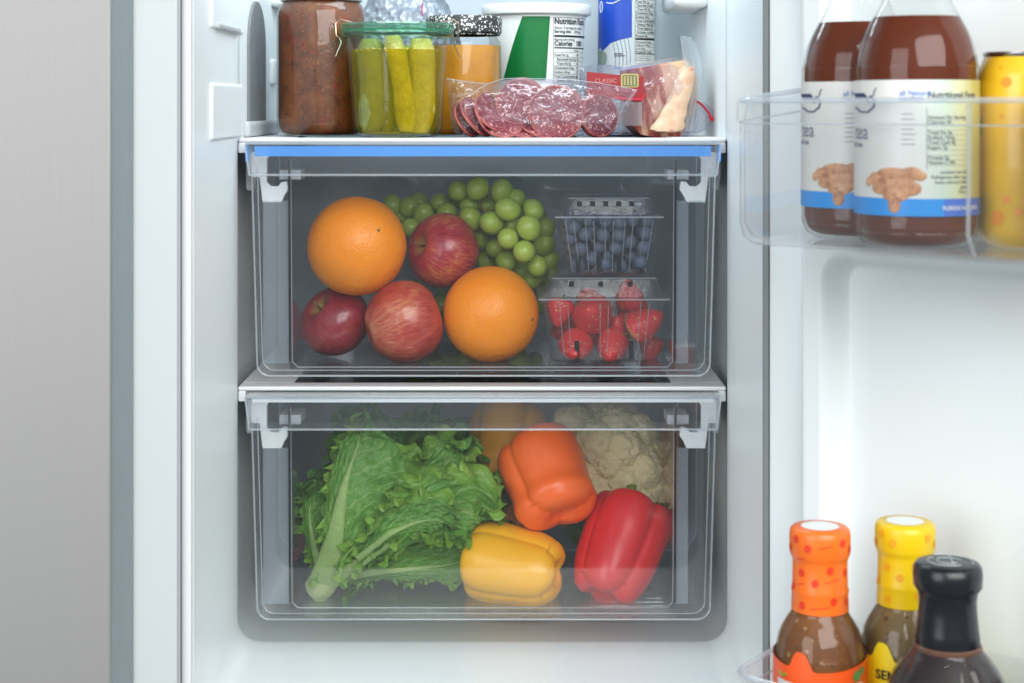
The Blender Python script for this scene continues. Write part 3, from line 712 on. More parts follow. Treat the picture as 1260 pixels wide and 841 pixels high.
# blueberries
mb = MB(); mb.lathe([(1e-5, -1), (0.38, -0.92), (0.72, -0.69), (0.93, -0.36), (1, 0), (0.93, 0.36), (0.74, 0.66), (0.5, 0.84), (0.34, 0.92), (0.26, 0.80), (1e-5, 0.76)], 20, rf=lambda a, z: 1+(0.10*math.cos(5*a) if z > 0.85 else 0), cap0=False, cap1=False)
bme = mb.mesh('blueberry', M['blueberry'])
random.seed(11); bp = []; tr_ = 0
def bb_ok(c, dmin): return all((c-p).length > dmin for p in bp)
while len(bp) < 150 and tr_ < 30000:
    tr_ += 1
    z = random.uniform(-0.1435, -0.1015); f = (z+0.1515)/0.0515; xa, xb = 0.0495-0.0075*f, 0.1225+0.0075*f
    yy = random.uniform(1.509+0.0075*(1-f)+0.0070, 1.592) if tr_ % 2 else random.uniform(1.5175, 1.53)
    c = Vector((random.uniform(xa+0.0072, xb-0.0072), Y(yy), z))
    if bb_ok(c, 0.0124):
        bp.append(c)
        o = meshobj('blueberry', bme, c, None, axisq((random.uniform(-1, 1), random.uniform(-1, 0.6), random.uniform(-0.6, 1))), random.uniform(0.0062, 0.0070))
        tag(o, 'dusky blueberry in the small clear box on top of the strawberries', 'blueberry', 'blueberries in the small clear box')
# strawberries
def strawberry(c, r, ax, label, leaves=True):
    prof = [(1e-5, -1.25), (0.22, -1.16), (0.48, -0.88), (0.74, -0.45), (0.93, 0.0), (1.0, 0.38), (0.93, 0.68), (0.66, 0.86), (0.3, 0.88), (1e-5, 0.82)]
    prof = [(a*r, b*r) for a, b in prof]; zz = [b for a, b in prof]; P2 = catmull(prof, 30)
    mb = MB(); mb.lathe([(max(float(a), 1e-5), float(b)) for a, b in P2], 40, rf=lambda a, z: 1+0.05*math.cos(2*a+r*900)+0.03*math.cos(3*a), cap0=False, cap1=False)
    o = meshobj('strawberry', mb.mesh('strawberry', M['straw']), c, None, axisq(ax, random.uniform(0, 6))); tag(o, label, 'strawberry', 'strawberries in the lower clear box')
    if leaves:
        for k in range(9):
            a = 2*PI*k/9+random.uniform(-0.2, 0.2); ln = r*random.uniform(0.8, 1.05); P = []
            for i in range(7):
                t = i/6; rad = ln*t; z = r*0.88+r*(0.16*math.sin(t*PI)-0.22*t*t); w = r*0.20*math.sin(PI*min(1, t*0.8+0.2))*(1-t*0.3)
                P.append([(rad*math.cos(a)-s*w*math.sin(a), rad*math.sin(a)+s*w*math.cos(a), z-abs(s)*0.0006) for s in (-1, 0, 1)])
            mb = MB(); mb.grid(P); meshobj('sepal', mb.mesh('sepal', M['leafplain']), (0, 0, 0), o)
        mb = MB(); mb.tube([(0, 0, r*0.8), (0.001, 0, r*1.25)], 0.0008, 6); meshobj('stem', mb.mesh('stem', M['stem']), (0, 0, 0), o)
M['leafplain'] = plain('strawberry_leaf', (0.07, 0.22, 0.05), 0.5, 0.2)
random.seed(5)
SB = [(708, 427, 20, 1.528, (0.1, 0.9, 0.3), 'strawberry low at left in the box front'), (753, 428, 20, 1.528, (0.15, 0.8, 0.35), 'strawberry at the bottom middle of the box front'),
      (729, 386, 24, 1.531, (0.1, 0.95, -0.25), 'large strawberry seen tip-on in the middle of the box'), (792, 399, 21, 1.529, (-0.75, 0.1, -0.45), 'pale-shouldered orange-red strawberry lying tilted at the right of the box'),
      (689, 383, 16, 1.545, (0.2, 0.3, 1.0), 'dark strawberry standing tip-down at the left wall of the box'), (774, 364, 18, 1.575, (0.1, 0.3, -0.9), 'bright strawberry high at the back of the box under the lid'),
      (762, 405, 15, 1.545, (0.2, 0.5, -0.9), 'small strawberry wedged behind the bottom middle one'), (724, 372, 15, 1.575, (0, 1, 0.2), 'strawberry half hidden behind the large tip-on one'),
      (800, 428, 14, 1.56, (0.2, 0.2, 1), 'shaded strawberry in the right back corner of the box')]
for px, py, r, d, ax, lb in SB:
    strawberry(W(px, py, d), S(r, d)*1.04, ax, lb)
for (x, z, d) in ((0.05, -0.205, 1.585), (0.085, -0.21, 1.585), (0.11, -0.19, 1.585)):
    strawberry(Vector((x, Y(d), z)), 0.0145, (random.uniform(-1, 1), 0.5, 0.4), 'shaded strawberry deep at the back of the clear box, '+('leftmost' if x < 0.06 else 'middle' if x < 0.1 else 'rightmost')+' there', False)

# ------------------------------------------------------------ vegetables in the lower drawer
def pepper(px, py, d, rad, ln, ax, mat, label, lobes=4, roll=0.0, taper=0.80, stem=True, bend=0.0, rot=0.0):
    prof = [(0.02, 0.80), (0.20, 0.84), (0.42, 0.96), (0.66, 1.03), (0.86, 0.97), (0.97, 0.78), (1.0, 0.50), (0.97, 0.10), (0.93, -0.30), (taper+0.06, -0.62), (taper-0.06, -0.84), (taper-0.24, -0.97), (0.36, -0.98), (0.2, -0.90), (0.02, -0.86)]
    P2 = catmull(prof, 60); rows = []
    for (a, b) in P2:
        row = []
        for k in range(96):
            th = 2*PI*k/96
            g = abs(math.cos(lobes*(th+0.10*math.sin(2*th+roll))/2)); cr = 1-0.17*(1-g**0.55)*(0.5+0.5*min(1, abs(a)*1.2))
            uneven = 1+0.06*math.cos(th+roll*3)+0.03*math.cos(2*th+roll*7)
            rr = max(a, 0.005)*rad*cr*uneven*(1+0.02*noise.noise(Vector((math.cos(th)*2, math.sin(th)*2, b*2+roll))))
            z = b*ln/2
            if abs(b) > 0.8 and a > 0.15: z += (math.copysign(1, b))*ln*0.05*(g-0.6)*(1.2 if b < 0 else 0.6)*min(1, (a-0.15)*3)
            x = rr*math.cos(th)+bend*(b*b-0.3)*rad; y = rr*math.sin(th)
            row.append((x, y, z))
        rows.append(row)
    mb = MB(); mb.grid(rows, closev=True)
    o = meshobj('bell_pepper', mb.mesh('bell_pepper', mat), W(px, py, d), None, axisq(ax, rot)); tag(o, label, 'bell pepper', 'peppers in the lower drawer')
    if stem:
        mb = MB(); mb.tube([(0, 0, ln*0.37), (0.001, 0, ln*0.47), (0.004, 0.001, ln*0.58), (0.007, 0.002, ln*0.66)], [0.009, 0.0042, 0.0038, 0.0048], 12)
        meshobj('stem', mb.mesh('stem', M['stem']), (0, 0, 0), o)
    return o
pepper(760, 675, 1.534, 0.0385, 0.090, (0.36, 0.50, 0.79), M['pep_red'], 'red bell pepper leaning against the right wall of the drawer', 4, 1.0, 0.80, True, 0, 0.35)
pepper(676, 591, 1.543, 0.0405, 0.076, (-0.30, 0.62, 0.72), M['pep_org'], 'orange bell pepper lying on top of the yellow and red ones', 3, 2.2, 0.90, True, 0.05, 1.4)
pepper(634, 694, 1.527, 0.0358, 0.082, (-0.92, 0.30, 0.10), M['pep_yel'], 'yellow bell pepper lying on its side on the drawer floor', 3, 0.4, 0.80, False, 0.05, 0.15)
pepper(622, 550, 1.610, 0.0360, 0.076, (0.15, 0.55, 0.8), M['pep_gold'], 'golden pepper partly hidden at the back, left of the orange one', 4, 1.7, 0.85)
pepper(628, 625, 1.625, 0.0360, 0.085, (0.2, 0.2, 0.95), M['pep_gold'], 'golden pepper standing at the back under the other golden one', 4, 0.7, 0.85)
tm = MB(); tm.lathe([(max(1e-5, 0.030*math.sin(t)), 0.026*math.cos(t)-0.006*math.exp(-(math.sin(t)/0.25)**2)*(1 if t < 1.5 else 0)) for t in [PI*i/30 for i in range(31)]], 48, rf=lambda a, z: 1+0.02*math.cos(5*a), cap0=False, cap1=False)
o = meshobj('tomato', tm.mesh('tomato', M['tomato']), Vector((-0.159, Y(1.615), FL2+0.0275))); tag(o, 'dim red tomato in the left back corner behind the lettuce', 'tomato')
for (x, z, d) in ((-0.157, FL2+0.079, 1.615),):
    o = meshobj('tomato', tm.mesh('tomato', M['tomato']), Vector((x, Y(d), z))); tag(o, 'dim red tomato on top of another in the left back corner', 'tomato')

# cauliflower: florets on a core, wrapped in green at the base
cf = thing('cauliflower', W(752, 700, 1.635), 'creamy white cauliflower head behind the orange and red peppers', 'cauliflower')
random.seed(21)
cc = W(752, 583, 1.642)
def floret(c, r, seed, ax=(1, 1, 1)):
    def fn(q):
        p = q*3.1+Vector((seed, seed*2, 0)); dd, _ = noise.voronoi(p); p2 = q*8.5+Vector((seed, 0, 0)); d2, _ = noise.voronoi(p2)
        p3 = q*20+Vector((0, seed, 0)); d3, _ = noise.voronoi(p3); return 1+0.16*(0.5-dd[0])+0.09*(0.45-d2[0])+0.035*(0.4-d3[0])
    mb = MB(); mb.grid(sph(c, r, ax, 72, 50, fn), closev=True); return mb
fl = []
for k in range(40):   # spiral of florets over the dome
    t = (k+0.5)/40; ph = k*2.39996; zc = 1-1.75*t; rr = math.sqrt(max(0, 1-zc*zc))
    fl.append((Vector((rr*math.cos(ph), rr*math.sin(ph), zc)), 0.0185+0.004*random.random()))
for i, (q, r) in enumerate(fl):
    c = cc+Vector((q.x*0.037, q.y*0.036, q.z*0.053))
    floret(c, r, i*1.7).obj('floret', M['cauli'], cf)
for px, py, r, d in ((786, 573, 21, 1.618), (782, 603, 24, 1.618), (704, 525, 27, 1.635), (742, 598, 34, 1.618), (764, 550, 28, 1.612), (733, 545, 30, 1.612), (778, 632, 26, 1.618)):
    floret(W(px, py, d), S(r, d), px).obj('floret', M['cauli'], cf)
mb = MB(); mb.grid(sph(cc-Vector((0, 0, 0.02)), 0.038, (1, 1, 1.45), 24, 16), closev=True); mb.obj('core', M['cauli'], cf)
for k in range(7):
    a = 2*PI*k/7+0.3; P = []
    for i in range(14):
        t = i/13; w = 0.020*math.sin(PI*(0.15+0.8*t)); rad = 0.018+0.036*math.sin(t*1.5); z = FL2+0.002+t*0.07
        P.append([(cc.x+rad*math.cos(a)-s*w*math.sin(a), cc.y+rad*math.sin(a)+s*w*math.cos(a)-0.0, z+0.003*math.sin(9*t+s*4)) for s in (-1, -0.5, 0, 0.5, 1)])
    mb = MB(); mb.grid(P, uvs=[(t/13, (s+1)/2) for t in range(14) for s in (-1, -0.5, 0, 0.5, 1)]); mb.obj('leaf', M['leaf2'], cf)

# lettuce: every leaf a curling sheet around its midrib
lt = thing('lettuce', W(405, 735, 1.53), 'head of curly green leaf lettuce lying stem-down at the left of the drawer', 'lettuce')
def leaf(mid, ul, wl, wr, tilt=0.0, cup=0.15, ruff=0.011, freq=6.0, seed=1, mat='leaf', fold=0.0, cupr=None, back=0.0, ribw=0.0046):
    nu, nv = 150, 91
    C = [np.array(W(a, b, c)) for a, b, c in mid]; C = catmull(C, nu); rnd = random.Random(seed); ph = [rnd.uniform(0, 6.28) for _ in range(12)]
    rows = []; uvs = []
    sidep = None
    for i in range(nu):
        u = i/(nu-1); p = Vector(C[i]); t = (Vector(C[min(i+1, nu-1)])-Vector(C[max(i-1, 0)])).normalized()
        view = Vector((math.sin(tilt), -math.cos(tilt), 0)); side = t.cross(view).normalized()*-1
        side = Vector((-side.x, -side.y, -side.z))
        if side.dot(Vector((t.z, 0, -t.x))) < 0: side = -side      # side points right of the growth direction
        nrm = side.cross(t).normalized()
        if nrm.y > 0: nrm = -nrm                                   # towards the viewer
        row = []
        for j in range(nv):
            v = j/(nv-1)*2-1; av = abs(v); sg = 1 if v > 0 else -1
            w = lerp(ul, wr if v > 0 else wl, u)*1.47e3/2.1e6
            tip = math.sqrt(max(0, 1-max(0, (u-0.86)/0.14)**2*av**1.2))       # rounded tip
            s_arc = (u*0.9+0.12*av)*freq*2*PI
            lobe = 1+0.10*noise.noise(Vector((u*9, sg*3.1, seed)))*av+0.05*noise.noise(Vector((u*30, sg*5, seed)))*av**3
            ea = av**3.0; et = max(ea, max(0, (u-0.80)/0.20)**2)
            q = Vector((u*11*(1+0.3*sg)+seed, v*2.2, seed*1.3))
            w1 = math.sin(s_arc+ph[0]+sg*1.7+2.2*noise.noise(Vector((u*4, sg, seed)))); w2 = math.sin(2.7*s_arc+ph[1]+sg+2*noise.noise(Vector((u*7, sg, seed+9)))); w3 = math.sin(6.3*s_arc+ph[2]+3*v)
            off = ruff*(et*(0.95*w1)+et**2.4*(0.70*w2)+et**6*0.22*w3)
            off += 0.010*noise.noise(q*0.5)*av+0.0035*noise.noise(Vector((u*16, v*9, seed)))*(0.3+av)
            cupv = cup if (v < 0 or cupr is None) else cupr
            nn = off+cupv*w*av**1.8*(1-fold*0.0)
            # edge folds along the leaf too, so the frill overhangs itself
            along = ruff*0.9*(et**1.5*math.cos(s_arc+ph[0]+sg*1.7)*0.8+et**3*0.5*math.cos(2.7*s_arc+ph[1]+sg))
            out = w*av*tip*lobe*(1-0.10*et*(1+w1)*0.5)+ruff*0.28*et**3*w3
            # puckers of the blade between the veins
            nn += 0.0006*math.sin(40*(u-0.35*av)+3*noise.noise(Vector((u*5, v*3, seed))))*min(1, av*3)*(1-et)
            row.append(p+side*(sg*out)+nrm*(nn-back*av)+t*along+Vector((0, 0.0015*av, 0)))
            uvs.append((u, j/(nv-1)))
        rows.append(row)
    # rib thickness: raise a midrib
    mb = MB(); mb.grid(rows, uvs=uvs); mb.obj('leaf', M[mat], lt)
    pts = [Vector(C[k])+Vector((0, -0.0006, 0)) for k in range(0, int(nu*0.80), 3)]; n = len(pts)
    P = []
    for k, p in enumerate(pts):
        f = k/(n-1); w = ribw*(1-f)**1.3+0.0004; t = (pts[min(k+1, n-1)]-pts[max(k-1, 0)]).normalized(); sd = t.cross(Vector((0, -1, 0))).normalized()
        P.append([p+sd*w*math.cos(a)+Vector((0, -1, 0))*min(w*0.42, 0.0035)*math.sin(a) for a in [PI*m_/10 for m_ in range(11)]])
    mb = MB(); mb.grid(P, uvs=[(k/(n-1)*0.6, 0.5) for k in range(n) for _ in range(11)]); mb.obj('midrib', M[mat], lt)
# back leaves first
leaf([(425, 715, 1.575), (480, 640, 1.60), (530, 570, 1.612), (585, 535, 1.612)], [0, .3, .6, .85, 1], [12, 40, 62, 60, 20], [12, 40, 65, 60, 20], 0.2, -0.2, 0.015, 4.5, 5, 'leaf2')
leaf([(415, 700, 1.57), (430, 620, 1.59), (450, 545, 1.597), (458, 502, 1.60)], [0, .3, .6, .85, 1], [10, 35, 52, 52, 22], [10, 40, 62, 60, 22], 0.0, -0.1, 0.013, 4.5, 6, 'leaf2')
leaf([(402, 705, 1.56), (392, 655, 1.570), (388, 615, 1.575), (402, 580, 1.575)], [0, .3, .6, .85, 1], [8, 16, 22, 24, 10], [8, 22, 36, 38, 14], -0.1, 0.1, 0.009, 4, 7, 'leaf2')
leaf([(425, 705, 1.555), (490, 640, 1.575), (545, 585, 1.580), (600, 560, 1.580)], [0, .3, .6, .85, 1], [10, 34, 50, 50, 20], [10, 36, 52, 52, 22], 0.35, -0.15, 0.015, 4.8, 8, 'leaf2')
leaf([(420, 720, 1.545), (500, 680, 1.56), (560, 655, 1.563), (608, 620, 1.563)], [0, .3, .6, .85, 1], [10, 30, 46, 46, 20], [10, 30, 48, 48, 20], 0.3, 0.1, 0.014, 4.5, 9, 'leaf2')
leaf([(402, 718, 1.535), (450, 706, 1.540), (510, 700, 1.543), (560, 693, 1.543), (600, 676, 1.545)], [0, .25, .55, .85, 1], [8, 26, 40, 44, 18], [8, 12, 22, 32, 18], 0.05, 0.12, 0.011, 4.5, 10)
leaf([(397, 712, 1.528), (386, 670, 1.535), (381, 635, 1.54), (383, 600, 1.545)], [0, .3, .6, .85, 1], [7, 12, 13, 14, 8], [8, 20, 30, 34, 14], -0.1, 0.2, 0.008, 3.5, 11)
leaf([(430, 690, 1.525), (490, 630, 1.533), (535, 585, 1.540), (572, 548, 1.548)], [0, .3, .6, .85, 1], [10, 30, 40, 38, 16], [10, 30, 44, 42, 18], 0.15, 0.25, 0.013, 4.2, 12)
leaf([(450, 690, 1.535), (510, 640, 1.538), (565, 600, 1.538), (604, 585, 1.542)], [0, .3, .6, .85, 1], [10, 30, 40, 38, 16], [10, 26, 40, 42, 18], -0.10, 0.15, 0.013, 4.0, 15)
leaf([(408, 716, 1.520), (455, 684, 1.514), (515, 648, 1.512), (562, 630, 1.517), (606, 640, 1.528)], [0, .25, .5, .8, 1], [9, 38, 62, 62, 30], [9, 14, 26, 44, 30], 0.08, 0.12, 0.0125, 4.4, 13, cupr=0.05, ribw=0.0065)
leaf([(440, 688, 1.510), (485, 655, 1.505), (530, 640, 1.505), (560, 650, 1.512)], [0, .3, .6, .85, 1], [6, 30, 40, 32, 12], [6, 12, 22, 24, 12], 0.0, 0.25, 0.012, 3.6, 17, ribw=0.003)
leaf([(398, 716, 1.514), (412, 660, 1.508), (422, 605, 1.512), (436, 560, 1.518), (448, 522, 1.528)], [0, .12, .3, .5, .75, 1], [10, 16, 20, 25, 30, 22], [10, 20, 44, 78, 96, 56], -0.05, 0.02, 0.0125, 4.2, 14, cupr=-0.04, ribw=0.0125)
mb = MB(); mb.tube([W(386, 728, 1.53), W(388, 727, 1.53), W(397, 718, 1.526), W(408, 702, 1.522)], [0.0085, 0.0118, 0.0130, 0.0100], 20); mb.v = [(x+0.0012*noise.noise(Vector((x*300, z*300, 1))), y, z+0.0015*noise.noise(Vector((x*260, z*260, 5)))) for x, y, z in mb.v]; 
mb.obj('stem_butt', M['buttmat'] if 'buttmat' in M else plain('cut_lettuce_stem', (0.46, 0.54, 0.25), 0.6, 0.25, 0.5, 200), lt)

# ------------------------------------------------------------ things on the upper shelf
ZS = Z1+0.0004
def speckle(name, base, base2, spots, scale=130, rough=0.45, th=0.22, nscale=40, coat=0.6, bigs=None):
    m, nt, b = newmat(name); v = objcoord(nt)
    n1 = noisetex(nt, v, nscale, 6, 0.7); c = mixc(nt, ramp(nt, n1, [(0.35, (0, 0, 0)), (0.65, (1, 1, 1))]).outputs[0], base, base2)
    for i, (col, sc, t) in enumerate(spots):
        mp = N(nt, 'ShaderNodeVectorMath'); mp.operation = 'ADD'; mp.inputs[1].default_value = (i*3.1, i*1.7, 0); L(nt, v, mp.inputs[0])
        dn = N(nt, 'ShaderNodeVectorMath'); dn.operation = 'MULTIPLY_ADD'; nz = N(nt, 'ShaderNodeTexNoise'); nz.inputs['Scale'].default_value = sc*1.3; L(nt, v, nz.inputs['Vector'])
        L(nt, nz.outputs['Color'], dn.inputs[0]); dn.inputs[1].default_value = (0.6/sc,)*3; L(nt, mp.outputs[0], dn.inputs[2])
        vo = voro(nt, dn.outputs[0], sc); sz = mth(nt, 'MULTIPLY', N_rand(nt, vo), t)
        f = mth(nt, 'LESS_THAN', vo.outputs['Distance'], sz)
        c = mixc(nt, mth(nt, 'MULTIPLY', f, 0.8), c, col)
    L(nt, c, b.inputs['Base Color']); setin(b, Roughness=rough); b.inputs['Coat Weight'].default_value = coat
    return m
def N_rand(nt, vo):
    sp = N(nt, 'ShaderNodeSeparateColor'); L(nt, vo.outputs['Color'], sp.inputs[0]); return sp.outputs[0]
M['salsa'] = speckle('chunky_salsa', (0.085, 0.018, 0.005), (0.20, 0.058, 0.012), [((0.20, 0.022, 0.008), 110, 0.45), ((0.24, 0.085, 0.018), 260, 0.30), ((0.035, 0.022, 0.006), 190, 0.30), ((0.04, 0.022, 0.006), 420, 0.26)], coat=0.0, nscale=50)
M['mustard'] = speckle('orange_mustard', (0.56, 0.21, 0.012), (0.66, 0.28, 0.02), [((0.55, 0.18, 0.02), 300, 0.3)], coat=0.2)
M['brine'] = clear('yellow_brine', (0.90, 0.80, 0.22), 0.26, 0.2, 1.12, hazecol=(0.50, 0.44, 0.015))
M['speckcloth'] = speckle('black_speckled_lid', (0.012, 0.012, 0.014), (0.02, 0.02, 0.02), [((0.75, 0.75, 0.72), 420, 0.62)], 130, 0.5, coat=0.2)
M['metal'] = plain('lid_metal', (0.42, 0.42, 0.40), 0.3, 0.1, Metallic=0.8)
M['wire'] = plain('clip_wire', (0.50, 0.40, 0.30), 0.25, 0.1, Metallic=0.9)
M['pickle'] = speckle('pickle_flesh', (0.42, 0.35, 0.02), (0.72, 0.62, 0.16), [((0.70, 0.66, 0.25), 240, 0.3)], coat=0.3, nscale=70)
M['pickleskin'] = speckle('pickle_skin', (0.17, 0.19, 0.02), (0.30, 0.32, 0.04), [((0.30, 0.30, 0.05), 200, 0.3)], coat=0.3, nscale=60)
M['green'] = plain('green_print', (0.0, 0.16, 0.035), 0.4, 0.08)
M['bluep'] = plain('blue_print', (0.005, 0.055, 0.42), 0.4, 0.08)
M['cream'] = plain('cream_print', (0.55, 0.60, 0.62), 0.45, 0.05)
M['tubw'] = plain('tub_plastic', (0.82, 0.84, 0.83), 0.38, 0.02)

# salsa jar
def cyl_thing(name, px, py_unused, d, label, cat, z=ZS, x=None):
    X = (px-630)*d/2100 if x is None else x
    return thing(name, (X, Y(d), z), label, cat), Vector((X, Y(d), z))
t, c = cyl_thing('salsa_jar', 395.5, 0, 1.560, 'tall glass jar of chunky brown red salsa at the left end of the shelf', 'jar')
r = 0.0395; KJ = 1.027
body = [(0.030, 0.0), (0.0365, 0.002), (0.0388, 0.008), (r, 0.014), (r, 0.104), (0.0388, 0.110), (0.0365, 0.115), (0.0345, 0.118), (0.0340, 0.126)]
MB().lathe([((a-0.0015)*KJ, (z+0.0012)*KJ) for a, z in body[:8]], 64, c).obj('salsa', M['salsa'], t, sharp=60)
MB().lathe([(a*KJ, z*KJ) for a, z in body], 64, c, cap1=False).obj('glass', M['glass'], t)
MB().lathe([(a*KJ, z*KJ) for a, z in ((0.0345, 0.1190), (0.0362, 0.1193), (0.0364, 0.125), (0.0358, 0.1335), (0.034, 0.1348), (1e-4, 0.1348))], 64, c, rf=lambda a, z: 1+0.004*math.cos(48*a), cap0=False).obj('lid', M['metal'], t)

# pickle jar with glass lid and wire clips
t, c = cyl_thing('pickle_jar', 489, 0, 1.5125, 'glass jar of yellow pickle spears with a green-rimmed glass lid', 'jar')
body = [(0.030, 0.0), (0.0365, 0.001), (0.0388, 0.006), (0.0395, 0.012), (0.0445, 0.082), (0.0450, 0.0875)]
MB().lathe([(a-0.0022, z+0.0022) for a, z in body[:4]]+[(0.0412, 0.0765)], 64, c).obj('brine', M['brine'], t, sharp=60)
MB().lathe(body, 64, c, cap1=False).obj('glass', M['glass'], t)
MB().lathe([(0.0452, 0.0876), (0.0488, 0.0884), (0.0502, 0.0900), (0.0502, 0.0918), (0.0488, 0.0932), (0.047, 0.0934)], 72, c, cap0=False, cap1=False).obj('glass_rim', M['greenglass'], t)
MB().lathe([(0.047, 0.0936), (0.0496, 0.0940), (0.0505, 0.0955), (0.0505, 0.0985), (0.0490, 0.1000), (0.042, 0.1006), (0.038, 0.0990), (1e-4, 0.0990)], 72, c, cap0=False).obj('glass_lid', M['greenglass'], t)
MB().lathe([(0.0455, 0.0925), (0.0485, 0.0925), (0.0485, 0.0945), (0.0455, 0.0945)], 64, c, cap0=False, cap1=False).obj('seal_ring', plain('rubber_seal', (0.05, 0.22, 0.13), 0.6), t)
for (a, sg) in ((-1.45, -1), (1.50, 1)):
    def cp(rr, z, da=0): return (c.x+rr*math.sin(a+da), c.y-rr*math.cos(a+da), c.z+z)
    mb = MB(); mb.tube([cp(0.0500, 0.086, 0.08), cp(0.0540, 0.0895, 0.03), cp(0.0545, 0.1000, 0), cp(0.0505, 0.1035, 0), cp(0.0440, 0.1022, 0), cp(0.0400, 0.1010, 0)], 0.0006, 6)
    mb.tube([cp(0.0510, 0.0865, 0.08), cp(0.0500, 0.083, 0.12), cp(0.0560, 0.0705, 0.22)], 0.0006, 6); mb.obj('wire_clip', M['wire'], t)
random.seed(4)
for _m in ('pickle', 'pickleskin'):
    nt = M[_m].node_tree; b = nt.nodes['Principled BSDF']; v = objcoord(nt, (1, 1, 0.35)); bump(nt, noisetex(nt, v, 260, 5, 0.7), b, 0.9, 0.003)
def spear(x, dd, z0, z1, w, lean, a, skin, label):
    P = []; n = 26
    for i in range(n):
        u = i/(n-1); ww = w*(1-0.35*abs(2*u-1)**5)*(0.95+0.05*math.sin(9*u)); row = []
        bx = x+lean*(u-0.5)+0.0015*math.sin(u*4)
        for k in range(20):
            th = 2*PI*k/20; q = 1+0.05*noise.noise(Vector((math.cos(th)*3, math.sin(th)*3, u*14+x*100)))
            ex, ey = ww*0.5*q*math.cos(th+a), ww*0.62*q*math.sin(th+a)
            if math.sin(th) < -0.2 and not skin: ey *= 0.75
            row.append((bx+ex, Y(dd)+ey, z0+(z1-z0)*u))
        P.append(row)
    mb = MB(); mb.grid(P, closev=True); o0 = len(mb.v); mb.f.append(tuple(range(20))[::-1]); mb.mi.append(0); mb.f.append(tuple(range(o0-20, o0))); mb.mi.append(0)
    b = Vector((x, Y(dd), z0)); o = mb.obj('pickle_spear', M['pickleskin' if skin else 'pickle'], None, base=b); tag(o, label, 'pickle', 'pickle spears in the glass jar')
spear(c.x-0.0215, 1.497, ZS+0.006, ZS+0.0860, 0.026, 0.001, 0.3, True, 'dark green skinned pickle spear at the left of the jar')
spear(c.x+0.0040, 1.4905, ZS+0.005, ZS+0.0885, 0.0195, -0.011, 0, False, 'leaning yellow pickle spear in the middle of the jar')
spear(c.x+0.0215, 1.499, ZS+0.004, ZS+0.0865, 0.0250, 0.003, -0.3, False, 'upright bright yellow pickle spear at the right of the jar')
spear(c.x-0.0080, 1.508, ZS+0.004, ZS+0.083, 0.018, 0.003, 0, True, 'dark pickle spear behind the leaning yellow one')
spear(c.x-0.0250, 1.515, ZS+0.004, ZS+0.080, 0.019, -0.002, 0.5, False, 'pickle spear at the back left of the jar')
spear(c.x+0.0120, 1.522, ZS+0.004, ZS+0.081, 0.018, 0.0, 0, False, 'pickle spear at the back right of the jar')
mb = MB(); f = wrap(c, lambda z: 0.0401)
for k in range(46): put_disc(mb, f, random.uniform(-0.045, 0.045), 0.0765+random.uniform(-0.0015, 0.0008), random.uniform(0.0004, 0.001), n=8)
mb.obj('bubbles', plain('brine_bubbles', (0.85, 0.65, 0.08), 0.2), t)
bpy.data.objects['bubbles']['kind'] = 'stuff'

# mustard jar
t, c = cyl_thing('mustard_jar', 571, 0, 1.585, 'jar of orange mustard with black and white speckled lid, behind the pickle jar', 'jar')
fac = lambda a, z: 1-0.035*(1-abs(math.cos(4*a)))*(1 if z < 0.085 else 0)
body = [(0.030, 0), (0.0335, 0.002), (0.0345, 0.006), (0.0345, 0.082), (0.0335, 0.086), (0.0315, 0.090), (0.0305, 0.094)]
MB().lathe([(a-0.0013, z+0.001) for a, z in body[:4]], 64, c, rf=fac).obj('mustard', M['mustard'], t, sharp=50)
MB().lathe(body, 64, c, rf=fac, cap1=False).obj('glass', M['glass'], t)
MB().lathe([(0.0335, 0.0925), (0.0338, 0.0932), (0.0352, 0.0950), (0.0354, 0.1070), (0.034, 0.1100), (0.030, 0.1107), (1e-4, 0.1107)], 64, c, cap0=False).obj('lid', M['speckcloth'], t)

# foil wrapped bundle at the back
t0 = W(500, 60, 1.665); t0.z = ZS
m, nt, b = newmat('crumpled_foil'); M['foil'] = m
v = objcoord(nt); vo = voro(nt, v, 130); L(nt, mixc(nt, noisetex(nt, v, 90, 5), (0.14, 0.16, 0.20), (0.42, 0.46, 0.52)), b.inputs['Base Color'])
setin(b, Roughness=0.32, Metallic=0.35); bump(nt, mth(nt, 'ADD', vo.outputs['Distance'], noisetex(nt, v, 70, 5)), b, 0.9, 0.003)
mb = MB(); mb.grid(sph((t0.x, t0.y, ZS+0.075), 0.054, (1.0, 0.72, 1.36), 72, 48, lambda q: 1+0.05*noise.noise(q*3)+0.04*abs(noise.noise(q*7))), closev=True)
o = mb.obj('foil_bundle', M['foil'], None, base=(t0.x, t0.y, ZS)); tag(o, 'crinkled silver wrapped bundle at the back between salsa jar and white tub', 'wrapped food')
mb = MB(); mb.tube([W(520, 20, 1.628), W(519, 12, 1.6275), W(520, 4, 1.628)], 0.0009, 6); mb.obj('pink_twist', plain('pink_twist', (0.45, 0.05, 0.25), 0.5), o)

